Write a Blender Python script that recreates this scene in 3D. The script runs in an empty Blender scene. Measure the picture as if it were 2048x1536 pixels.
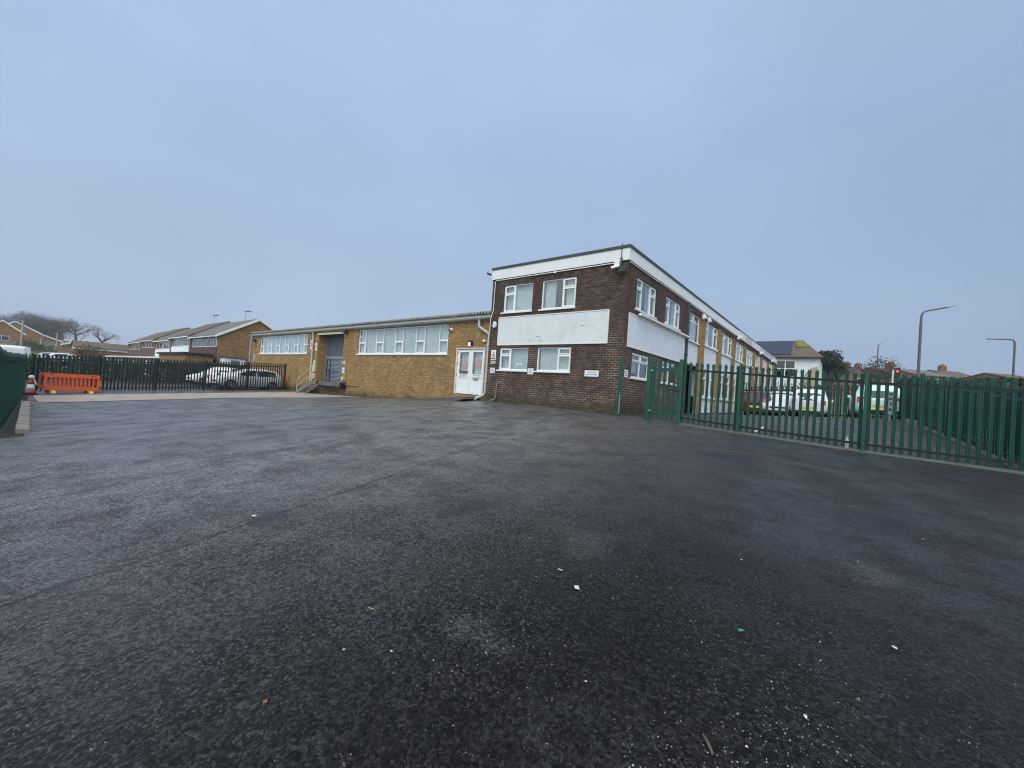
import bpy, bmesh, math, random
from mathutils import Vector, Matrix, noise as mnoise

random.seed(7)
S = bpy.context.scene
COL = S.collection
R = math.radians

# ------------------------------------------------------------------ camera, sky, sun, exposure
cd = bpy.data.cameras.new('camera'); cam = bpy.data.objects.new('camera', cd); COL.objects.link(cam)
cd.sensor_width = 36.0; cd.lens = 36.0 * 828.34 / 2048.0; cd.clip_start = 0.05; cd.clip_end = 3000
CAMX, CAMY = 6.056, -13.395
_p, _r, _y = R(0.8237), R(3.9484), R(39.0071)
Fw = Vector((-math.sin(_y)*math.cos(_p), math.cos(_y)*math.cos(_p), math.sin(_p)))
R0 = Vector((math.cos(_y), math.sin(_y), 0)); U0 = R0.cross(Fw)
Rt = R0*math.cos(_r) + U0*math.sin(_r); Up = -R0*math.sin(_r) + U0*math.cos(_r)
M = Matrix.Identity(4)
for i in range(3):
    M[i][0] = Rt[i]; M[i][1] = Up[i]; M[i][2] = -Fw[i]
M[0][3], M[1][3], M[2][3] = CAMX, CAMY, 0.0
cam.matrix_world = M
S.camera = cam

SUN_EL, SUN_AZ = R(48), R(152)          # compass-style azimuth measured from +Y towards +X
W = bpy.data.worlds.new('World'); S.world = W; W.use_nodes = True
nt = W.node_tree; nt.nodes.clear()
def wn(t, **k):
    n = nt.nodes.new(t)
    for a, b in k.items(): setattr(n, a, b)
    return n
out = wn('ShaderNodeOutputWorld'); bg = wn('ShaderNodeBackground'); bg.inputs[1].default_value = 0.1
sky = wn('ShaderNodeTexSky', sky_type='NISHITA', sun_disc=False, sun_elevation=SUN_EL, sun_rotation=SUN_AZ)
sky.air_density = 1.0; sky.dust_density = 2.0; sky.ozone_density = 1.5
tc = wn('ShaderNodeTexCoord'); sep = wn('ShaderNodeSeparateXYZ')
nt.links.new(tc.outputs['Generated'], sep.inputs[0])
ramp = wn('ShaderNodeValToRGB'); cr = ramp.color_ramp
stops = [(0.0, (.30, .385, .52)), (0.05, (.335, .445, .615)), (0.25, (.335, .465, .675)), (0.5, (.37, .50, .745)), (0.74, (.44, .57, .81)), (0.90, (.62, .72, .92)), (1.0, (1.3, 1.35, 1.42))]
while len(cr.elements) < len(stops): cr.elements.new(0.5)
for e, (p, c) in zip(cr.elements, stops): e.position = p; e.color = (*c, 1)
nt.links.new(sep.outputs[2], ramp.inputs[0])
mp = wn('ShaderNodeMapping'); mp.inputs['Scale'].default_value = (1, 1, 2.4)
nz = wn('ShaderNodeTexNoise'); nz.inputs['Scale'].default_value = 1.5; nz.inputs['Detail'].default_value = 4.5; nz.inputs['Roughness'].default_value = .5
nt.links.new(tc.outputs['Generated'], mp.inputs[0]); nt.links.new(mp.outputs[0], nz.inputs[0])
mr = wn('ShaderNodeMapRange'); mr.inputs[1].default_value = .3; mr.inputs[2].default_value = .72; mr.inputs[3].default_value = .95; mr.inputs[4].default_value = 1.12
nt.links.new(nz.outputs[0], mr.inputs[0])
# the cloud cover is thinner and paler towards -X (left of the photograph)
lr = wn('ShaderNodeMapRange'); lr.inputs[1].default_value = -1; lr.inputs[2].default_value = .5; lr.inputs[3].default_value = 1.0; lr.inputs[4].default_value = 0.0
nt.links.new(sep.outputs[0], lr.inputs[0])
pale = wn('ShaderNodeMixRGB', blend_type='MIX'); pale.inputs[2].default_value = (.47, .56, .70, 1)
lz = wn('ShaderNodeMapRange'); lz.inputs[1].default_value = .75; lz.inputs[2].default_value = .1; lz.inputs[3].default_value = 0.0; lz.inputs[4].default_value = .42
nt.links.new(sep.outputs[2], lz.inputs[0])
lm = wn('ShaderNodeMath', operation='MULTIPLY'); nt.links.new(lr.outputs[0], lm.inputs[0]); nt.links.new(lz.outputs[0], lm.inputs[1])
nt.links.new(lm.outputs[0], pale.inputs[0]); nt.links.new(ramp.outputs[0], pale.inputs[1])
mul = wn('ShaderNodeMixRGB', blend_type='MULTIPLY'); mul.inputs[0].default_value = 1
nt.links.new(pale.outputs[0], mul.inputs[1]); nt.links.new(mr.outputs[0], mul.inputs[2])
# unseen bright sky added behind the camera to light the facades, heavier cloud towards +X
bd = wn('ShaderNodeVectorMath', operation='DOT_PRODUCT'); bd.inputs[1].default_value = (.50, -.755, .425)
nt.links.new(tc.outputs['Generated'], bd.inputs[0])
bm_ = wn('ShaderNodeMapRange', interpolation_type='SMOOTHSTEP'); bm_.inputs[1].default_value = .0; bm_.inputs[2].default_value = .97; bm_.inputs[3].default_value = 0.0; bm_.inputs[4].default_value = 1.2
nt.links.new(bd.outputs['Value'], bm_.inputs[0])
rm2 = wn('ShaderNodeMapRange'); rm2.inputs[1].default_value = -.9; rm2.inputs[2].default_value = .6; rm2.inputs[3].default_value = 1.10; rm2.inputs[4].default_value = .84
nt.links.new(sep.outputs[0], rm2.inputs[0])
glow = wn('ShaderNodeVectorMath', operation='SCALE'); glow.inputs[0].default_value = (1.0, 1.0, .92); nt.links.new(bm_.outputs[0], glow.inputs['Scale'])
x10 = wn('ShaderNodeVectorMath', operation='SCALE'); x10.inputs['Scale'].default_value = 10.0
bsc = wn('ShaderNodeVectorMath', operation='SCALE'); nt.links.new(mul.outputs[0], bsc.inputs[0]); nt.links.new(rm2.outputs[0], bsc.inputs['Scale'])
gp = wn('ShaderNodeVectorMath', operation='DOT_PRODUCT'); gp.inputs[1].default_value = (-.985, -.005, .171)   # a bright gap low on the left
gmp = wn('ShaderNodeMapping'); gmp.inputs['Scale'].default_value = (1, 1, 5); gnz = wn('ShaderNodeTexNoise'); gnz.inputs['Scale'].default_value = 6; gnz.inputs['Detail'].default_value = 5
nt.links.new(tc.outputs['Generated'], gmp.inputs[0]); nt.links.new(gmp.outputs[0], gnz.inputs[0])
gmr = wn('ShaderNodeMapRange', interpolation_type='SMOOTHSTEP'); gmr.inputs[1].default_value = .988; gmr.inputs[2].default_value = 1.0; gmr.inputs[3].default_value = 0; gmr.inputs[4].default_value = 1.5
nt.links.new(gp.outputs['Value'], gmr.inputs[0]); gml = wn('ShaderNodeMath', operation='MULTIPLY'); nt.links.new(gmr.outputs[0], gml.inputs[0]); nt.links.new(gnz.outputs[0], gml.inputs[1])
gap = wn('ShaderNodeVectorMath', operation='SCALE'); gap.inputs[0].default_value = (1, .95, .85); nt.links.new(gml.outputs[0], gap.inputs['Scale'])
gsum = wn('ShaderNodeVectorMath', operation='ADD'); nt.links.new(gap.outputs[0], gsum.inputs[0]); nt.links.new(glow.outputs[0], gsum.inputs[1])
bad = wn('ShaderNodeVectorMath', operation='ADD'); nt.links.new(bsc.outputs[0], bad.inputs[0]); nt.links.new(gsum.outputs[0], bad.inputs[1]); nt.links.new(bad.outputs[0], x10.inputs[0])
mix = wn('ShaderNodeMixRGB'); mix.inputs[0].default_value = .93
nt.links.new(sky.outputs[0], mix.inputs[1]); nt.links.new(x10.outputs[0], mix.inputs[2])
nt.links.new(mix.outputs[0], bg.inputs[0]); nt.links.new(bg.outputs[0], out.inputs[0])

sd = bpy.data.lights.new('sun', 'SUN'); sun = bpy.data.objects.new('sun', sd); COL.objects.link(sun)
sd.energy = 1.4; sd.angle = R(25); sd.color = (1.0, .96, .91)
sdir = Vector((math.sin(SUN_AZ)*math.cos(SUN_EL), math.cos(SUN_AZ)*math.cos(SUN_EL), math.sin(SUN_EL)))
sun.rotation_euler = sdir.to_track_quat('Z', 'Y').to_euler(); sun.location = (0, -30, 40)

S.view_settings.view_transform = 'Standard'; S.view_settings.look = 'None'
S.view_settings.exposure = 0.0; S.view_settings.gamma = 1.0; S.view_settings.use_curve_mapping = False
S.cycles.max_bounces = 6; S.cycles.transparent_max_bounces = 24; S.cycles.caustics_reflective = False
S.cycles.use_denoising = True; S.cycles.filter_width = 1.1

# ------------------------------------------------------------------ helpers: objects
def prop(o, label=None, cat=None, group=None, kind=None):
    if label: o['label'] = label
    if cat: o['category'] = cat
    if group: o['group'] = group
    if kind: o['kind'] = kind
    return o
def thing(name, label, cat, loc=(0, 0, 0), rz=0.0, group=None):
    o = bpy.data.objects.new(name, None); COL.objects.link(o)
    o.empty_display_size = .3; o.location = loc; o.rotation_euler = (0, 0, rz)
    return prop(o, label, cat, group)
def wloc(o):
    v = Vector((0, 0, 0))
    while o is not None:
        v += Vector(o.location); o = o.parent
    return v
def copy_tree(o, parent=None):
    c = o.copy(); COL.objects.link(c)
    if parent is not None: c.parent = parent
    for ch in list(o.children): copy_tree(ch, c)
    return c

class Frame:
    """a wall plane: u along the wall, n outward, z up"""
    def __init__(s, o, u, n): s.o = Vector(o); s.u = Vector(u); s.n = Vector(n)
    def P(s, u, d, z): return s.o + s.u*u + s.n*d + Vector((0, 0, z))

class MB:
    def __init__(s): s.v = []; s.f = []; s.m = []; s.s = []
    def add(s, vs, fs, mi=0, sm=False):
        b = len(s.v); s.v += [tuple(v) for v in vs]
        for f in fs: s.f.append(tuple(i+b for i in f)); s.m.append(mi); s.s.append(sm)
        return s
    def hexa(s, p, mi=0):
        return s.add(p, [(0, 3, 2, 1), (4, 5, 6, 7), (0, 1, 5, 4), (1, 2, 6, 5), (2, 3, 7, 6), (3, 0, 4, 7)], mi)
    def box(s, x0, x1, y0, y1, z0, z1, mi=0):
        return s.hexa([(x0,y0,z0),(x1,y0,z0),(x1,y1,z0),(x0,y1,z0),(x0,y0,z1),(x1,y0,z1),(x1,y1,z1),(x0,y1,z1)], mi)
    def fbox(s, F, u0, u1, d0, d1, z0, z1, mi=0):
        P = F.P
        return s.hexa([P(u0,d0,z0),P(u1,d0,z0),P(u1,d1,z0),P(u0,d1,z0),P(u0,d0,z1),P(u1,d0,z1),P(u1,d1,z1),P(u0,d1,z1)], mi)
    def bar(s, p, q, w, h, mi=0):
        p = Vector(p); q = Vector(q); d = (q-p).normalized()
        up = Vector((0, 0, 1)) if abs(d.z) < .95 else Vector((1, 0, 0))
        a = d.cross(up).normalized()*(w/2); b = a.cross(d).normalized()*(h/2)
        return s.hexa([p-a-b, p+a-b, p+a+b, p-a+b, q-a-b, q+a-b, q+a+b, q-a+b], mi)
    def tube(s, pts, r, n=8, mi=0, sm=True):
        pts = [Vector(p) for p in pts]; rs = r if isinstance(r, (list, tuple)) else [r]*len(pts)
        rings = []; prev = None
        for i, p in enumerate(pts):
            d = (pts[min(i+1, len(pts)-1)] - pts[max(i-1, 0)]).normalized()
            if prev is None:
                up = Vector((0, 0, 1)) if abs(d.z) < .9 else Vector((1, 0, 0))
                a = d.cross(up).normalized()
            else:
                a = (prev - d*prev.dot(d)).normalized()
            prev = a; b = d.cross(a)
            rings.append([p + a*rs[i]*math.cos(2*math.pi*k/n) + b*rs[i]*math.sin(2*math.pi*k/n) for k in range(n)])
        vs = [v for g in rings for v in g]; fs = []
        for i in range(len(pts)-1):
            for k in range(n):
                fs.append((i*n+k, i*n+(k+1) % n, (i+1)*n+(k+1) % n, (i+1)*n+k))
        s.add(vs, fs, mi, sm)
        s.add(rings[0], [tuple(range(n))[::-1]], mi); s.add(rings[-1], [tuple(range(n))], mi)
        return s
    def prism(s, poly, off, mi=0):
        """extrude a planar polygon (3-D points) by vector off"""
        n = len(poly); off = Vector(off); a = [Vector(p) for p in poly]; b = [p+off for p in a]
        fs = [tuple(range(n))[::-1], tuple(range(n, 2*n))] + [(i, (i+1) % n, n+(i+1) % n, n+i) for i in range(n)]
        return s.add(a+b, fs, mi)
    def quad(s, a, b, c, d, mi=0): return s.add([a, b, c, d], [(0, 1, 2, 3)], mi)
    def lathe(s, c, prof, n=16, mi=0, sm=True):
        c = Vector(c); vs = []
        for r, z in prof:
            for k in range(n): vs.append(c + Vector((r*math.cos(2*math.pi*k/n), r*math.sin(2*math.pi*k/n), z)))
        fs = []
        for i in range(len(prof)-1):
            for k in range(n): fs.append((i*n+k, i*n+(k+1) % n, (i+1)*n+(k+1) % n, (i+1)*n+k))
        fs.append(tuple(range(n))[::-1]); fs.append(tuple(range((len(prof)-1)*n, len(prof)*n)))
        return s.add(vs, fs, mi, sm)
    def build(s, name, mats, parent=None, fix=True, bevel=0, label=None):
        if not isinstance(mats, (list, tuple)): mats = [mats]
        off = wloc(parent) if parent is not None else Vector((0, 0, 0))
        top = parent is None
        base = Vector((0, 0, 0))
        if top and fix == 'base':
            xs = [v[0] for v in s.v]; ys = [v[1] for v in s.v]; zs = [v[2] for v in s.v]
            base = Vector(((min(xs)+max(xs))/2, (min(ys)+max(ys))/2, min(zs))); off = base
        me = bpy.data.meshes.new(name)
        me.from_pydata([tuple(Vector(v)-off) for v in s.v], [], s.f)
        for m in mats: me.materials.append(m)
        for p, mi, sm in zip(me.polygons, s.m, s.s): p.material_index = mi; p.use_smooth = sm
        if fix:
            bm = bmesh.new(); bm.from_mesh(me); bmesh.ops.recalc_face_normals(bm, faces=bm.faces); bm.to_mesh(me); bm.free()
        uv = me.uv_layers.new(name='UVMap'); me.update()
        for p in me.polygons:
            n = p.normal
            if abs(n.z) > .72: t = Vector((1, 0, 0)); w = Vector((0, 1, 0))
            else:
                t = Vector((-n.y, n.x, 0)).normalized()
                if abs(t.x) > abs(t.y):
                    if t.x < 0: t = -t
                elif t.y < 0: t = -t
                w = Vector((0, 0, 1)) if abs(n.z) < .3 else n.cross(t)
            for li in p.loop_indices:
                co = me.vertices[me.loops[li].vertex_index].co + off
                uv.data[li].uv = (co.dot(t), co.dot(w))
        o = bpy.data.objects.new(name, me); COL.objects.link(o)
        if parent is not None: o.parent = parent
        else: o.location = base
        if bevel:
            b = o.modifiers.new('bevel', 'BEVEL'); b.width = bevel; b.segments = 2; b.limit_method = 'ANGLE'
        if label: o['label'] = label
        return o
def single(mb, name, mats, label, cat, group=None, bevel=0):
    return prop(mb.build(name, mats, None, 'base', bevel), label, cat, group)
def struct(mb, name, mats, fix=True): return prop(mb.build(name, mats, None, fix), kind='structure')

def text_mesh(name, body, size, mat, parent, F, u, d, z, align='CENTER', depth=.003, sx=1.0, bold=0.0):
    c = bpy.data.curves.new('t', 'FONT'); c.body = body; c.size = size; c.align_x = align; c.align_y = 'CENTER'; c.extrude = depth; c.offset = bold
    o = bpy.data.objects.new('t', c); COL.objects.link(o)
    dg = bpy.context.evaluated_depsgraph_get()
    me = bpy.data.meshes.new_from_object(o.evaluated_get(dg)); bpy.data.objects.remove(o)
    off = wloc(parent)
    for v in me.vertices:
        x, y, w = v.co; v.co = F.P(u+x*sx, d+w, z+y) - off
    me.materials.clear(); me.materials.append(mat)
    r = bpy.data.objects.new(name, me); COL.objects.link(r); r.parent = parent
    return r

# the lie of the land: ground height at any point
def interp(x, X, Y):
    if x <= X[0]: return Y[0]
    for i in range(1, len(X)):
        if x <= X[i]:
            k = (x-X[i-1])/(X[i]-X[i-1]); return Y[i-1]+(Y[i]-Y[i-1])*k
    return Y[-1]
def sstep(x, a, b):
    k = max(0, min(1, (x-a)/(b-a))); return k*k*(3-2*k)
BX = [-60,-34,-26,-23,-17.8,-14.6,-11.4,-8.6,-6,-3.8,0,2,3.7,5.2,6.4,9,14,40]
BZ = [-1.4,-1.25,-1.15,-1.2,-1.09,-.97,-.82,-.65,-.54,-.54,-.62,-.70,-.79,-.87,-.93,-1.0,-1.05,-1.05]
def gz(x, y):
    b = interp(x, BX, BZ)
    if y <= 0:
        s = interp(x, [-60,-26,-18,-9,0,4,8], [.02,.052,.058,.085,.075,.055,.043]); z = b + s*max(y, -18)
    elif x > -.5:
        a = -.57 + .06*max(0, min(x, 9)) - .02*max(0, min(y, 24)-10)
        k = min(1, y/9); z = b*(1-k) + a*k
        z += sstep(x, 1, 5)*(1.9*sstep(y, 18.5, 28) + .012*max(0, min(y, 120)-28))
    else: z = b + .004*min(y, 20)
    dx, dy = x-CAMX, y-CAMY; d = math.hypot(dx, dy)
    if d > 60 and x < 0:
        az = math.degrees(math.atan2(-dx, dy))
        g = sstep(az, 74, 90)*(1-sstep(az, 120, 160))
        z += g*8.5*max(0, min(1.25, (d-66)/150))
    return z

# ------------------------------------------------------------------ helpers: materials
def new_mat(name):
    m = bpy.data.materials.new(name); m.use_nodes = True; t = m.node_tree
    return m, t, t.nodes['Principled BSDF']
def N(t, typ, **k):
    n = t.nodes.new(typ)
    for a, b in k.items(): setattr(n, a, b)
    return n
def noise_node(t, vec, scale, detail=4, rough=.55):
    n = N(t, 'ShaderNodeTexNoise'); n.inputs['Scale'].default_value = scale; n.inputs['Detail'].default_value = detail; n.inputs['Roughness'].default_value = rough
    if vec is not None: t.links.new(vec, n.inputs['Vector'])
    return n
def mrange(t, src, a, b, c, d):
    n = N(t, 'ShaderNodeMapRange'); n.inputs[1].default_value = a; n.inputs[2].default_value = b; n.inputs[3].default_value = c; n.inputs[4].default_value = d
    t.links.new(src, n.inputs[0]); return n.outputs[0]
def mixc(t, fac, a, b, mode='MIX'):
    n = N(t, 'ShaderNodeMixRGB', blend_type=mode)
    for i, v in ((0, fac), (1, a), (2, b)):
        if isinstance(v, (int, float)): n.inputs[i].default_value = v
        elif isinstance(v, tuple): n.inputs[i].default_value = (*v[:3], 1)
        else: t.links.new(v, n.inputs[i])
    return n.outputs[0]
def coords(t, kind='Object', scale=None):
    c = N(t, 'ShaderNodeTexCoord').outputs[kind]
    if scale is None: return c
    m = N(t, 'ShaderNodeMapping'); m.inputs['Scale'].default_value = scale; t.links.new(c, m.inputs[0]); return m.outputs[0]
def bump(t, b, height, strength, dist):
    n = N(t, 'ShaderNodeBump'); n.inputs['Strength'].default_value = strength; n.inputs['Distance'].default_value = dist
    t.links.new(height, n.inputs['Height']); t.links.new(n.outputs[0], b.inputs['Normal']); return n

def plain(name, col, rough=.5, metal=0.0, var=.18, vscale=3.0, dirt=None, dirt_amt=.35, bmp=0.0, bscale=60, spec=.5, uv=False):
    m, t, b = new_mat(name)
    v = coords(t, 'UV' if uv else 'Object')
    n = noise_node(t, v, vscale, 5, .6)
    f = mrange(t, n.outputs[0], .3, .7, 0, 1)
    lo = tuple(c*(1-var) for c in col); hi = tuple(min(1, c*(1+var*.6)) for c in col)
    c = mixc(t, f, lo, hi)
    if dirt:
        vs = coords(t, 'UV' if uv else 'Object', (1, 1, .35) if not uv else (1, .3, 1))
        n2 = noise_node(t, vs, vscale*1.7, 6, .65)
        c = mixc(t, mrange(t, n2.outputs[0], .5, .75, 0, dirt_amt), c, dirt)
    t.links.new(c, b.inputs['Base Color'])
    b.inputs['Roughness'].default_value = rough; b.inputs['Metallic'].default_value = metal
    b.inputs['Specular IOR Level'].default_value = spec
    r = mrange(t, n.outputs[0], .2, .8, max(0, rough-.08), min(1, rough+.1)); t.links.new(r, b.inputs['Roughness'])
    if bmp: bump(t, b, noise_node(t, v, bscale, 3).outputs[0], bmp, .01)
    return m

def brick_mat(name, c1, c2, c3, mortar, stain, stain_amt=.5, mort_vis=1.0, row=.083, bw=.24, fade=None, damp=None):
    m, t, b = new_mat(name)
    uv = coords(t, 'UV')
    wob = noise_node(t, uv, 9, 2); wv = N(t, 'ShaderNodeVectorMath', operation='SCALE'); wv.inputs['Scale'].default_value = .008
    t.links.new(wob.outputs['Color'], wv.inputs[0]); ad = N(t, 'ShaderNodeVectorMath', operation='ADD'); t.links.new(uv, ad.inputs[0]); t.links.new(wv.outputs[0], ad.inputs[1])
    br = N(t, 'ShaderNodeTexBrick'); br.offset = .5
    br.inputs['Scale'].default_value = 1; br.inputs['Brick Width'].default_value = bw; br.inputs['Row Height'].default_value = row
    br.inputs['Mortar Size'].default_value = .011; br.inputs['Mortar Smooth'].default_value = .25; br.inputs['Bias'].default_value = 0
    br.inputs['Color1'].default_value = (0, 0, 0, 1); br.inputs['Color2'].default_value = (1, 1, 1, 1); br.inputs['Mortar'].default_value = (.5, .5, .5, 1)
    t.links.new(ad.outputs[0], br.inputs['Vector'])
    big = noise_node(t, uv, .55, 6, .6); mid = noise_node(t, uv, 2.2, 5, .62); fin = noise_node(t, uv, 26, 3)
    bc = mixc(t, br.outputs['Color'], c1, c2)
    bc = mixc(t, mrange(t, mid.outputs[0], .42, .66, 0, .8), bc, c3)
    bc = mixc(t, mrange(t, fin.outputs[0], .3, .7, 0, .35), bc, tuple(x*.55 for x in c1))
    mc = mixc(t, mrange(t, mid.outputs[0], .35, .65, 0, 1), mortar, tuple(x*.55 for x in mortar))
    mf = N(t, 'ShaderNodeMath', operation='MULTIPLY'); t.links.new(br.outputs['Fac'], mf.inputs[0])
    t.links.new(mrange(t, big.outputs[0], .38, .6, mort_vis, mort_vis*.35), mf.inputs[1])
    mfo = mf.outputs[0]
    if fade:                                                          # older, sooted pointing higher up the wall
        sx = N(t, 'ShaderNodeSeparateXYZ'); t.links.new(uv, sx.inputs[0]); ml = N(t, 'ShaderNodeMath', operation='MULTIPLY'); t.links.new(mfo, ml.inputs[0])
        wz = N(t, 'ShaderNodeMath', operation='MULTIPLY_ADD'); t.links.new(big.outputs[0], wz.inputs[0]); wz.inputs[1].default_value = 3.0; t.links.new(sx.outputs[1], wz.inputs[2])
        t.links.new(mrange(t, wz.outputs[0], fade[0]+1.5, fade[1]+1.5, 1.0, .22), ml.inputs[1]); mfo = ml.outputs[0]
    c = mixc(t, mfo, bc, mc)
    st = noise_node(t, coords(t, 'UV', (1, .45, 1)), .8, 7, .68)
    c = mixc(t, mrange(t, st.outputs[0], .48, .72, 0, stain_amt), c, stain)
    if damp is not None:                                              # algae and splashed dirt along the foot of the wall
        sd_ = N(t, 'ShaderNodeSeparateXYZ'); t.links.new(uv, sd_.inputs[0]); dn = noise_node(t, uv, 1.6, 7, .7)
        da = N(t, 'ShaderNodeMath', operation='MULTIPLY_ADD'); t.links.new(dn.outputs[0], da.inputs[0]); da.inputs[1].default_value = .9; t.links.new(sd_.outputs[1], da.inputs[2])
        c = mixc(t, mrange(t, da.outputs[0], damp+.22, damp+.58, .85, 0), c, (.052, .047, .030))
    odd = noise_node(t, coords(t, 'UV', (4.15, 12.0, 1)), 1.0, 0); c = mixc(t, mrange(t, odd.outputs[0], .64, .70, 0, .3), c, tuple(min(1, x*1.6) for x in c2)); c = mixc(t, mrange(t, odd.outputs[0], .36, .30, 0, .4), c, tuple(x*.6 for x in c1))
    t.links.new(c, b.inputs['Base Color']); b.inputs['Roughness'].default_value = .85; b.inputs['Specular IOR Level'].default_value = .25
    inv = N(t, 'ShaderNodeMath', operation='SUBTRACT'); inv.inputs[0].default_value = 1; t.links.new(br.outputs['Fac'], inv.inputs[1])
    bump(t, b, inv.outputs[0], .6, .006)
    return m

def glass_mat(name, tint=(.9, .94, .94), ior=1.75):
    m, t, b = new_mat(name); t.nodes.remove(b)
    tr = N(t, 'ShaderNodeBsdfTransparent'); tr.inputs[0].default_value = (*tint, 1)
    gl = N(t, 'ShaderNodeBsdfGlossy'); gl.inputs['Roughness'].default_value = .02; gl.inputs[0].default_value = (.95, .97, 1, 1)
    lw = N(t, 'ShaderNodeLayerWeight'); lw.inputs[0].default_value = .5
    pw = N(t, 'ShaderNodeMath', operation='POWER'); t.links.new(lw.outputs['Facing'], pw.inputs[0]); pw.inputs[1].default_value = 3.5
    fr = N(t, 'ShaderNodeMath', operation='MULTIPLY_ADD'); t.links.new(pw.outputs[0], fr.inputs[0]); fr.inputs[1].default_value = .72; fr.inputs[2].default_value = (ior-1)**2/(ior+1)**2*1.4
    n = noise_node(t, coords(t), 1.3, 2); bp = N(t, 'ShaderNodeBump'); bp.inputs['Strength'].default_value = .06; bp.inputs['Distance'].default_value = .05
    t.links.new(n.outputs[0], bp.inputs['Height']); t.links.new(bp.outputs[0], gl.inputs['Normal'])
    mx = N(t, 'ShaderNodeMixShader'); t.links.new(fr.outputs[0], mx.inputs[0]); t.links.new(tr.outputs[0], mx.inputs[1]); t.links.new(gl.outputs[0], mx.inputs[2])
    t.links.new(mx.outputs[0], t.nodes['Material Output'].inputs[0])
    return m

def emit_mat(name, col, strength):
    m, t, b = new_mat(name)
    b.inputs['Base Color'].default_value = (*col, 1); b.inputs['Emission Color'].default_value = (*col, 1); b.inputs['Emission Strength'].default_value = strength
    n = noise_node(t, coords(t), 40, 2); t.links.new(mixc(t, n.outputs[0], tuple(c*.8 for c in col), col), b.inputs['Emission Color'])
    return m

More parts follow.
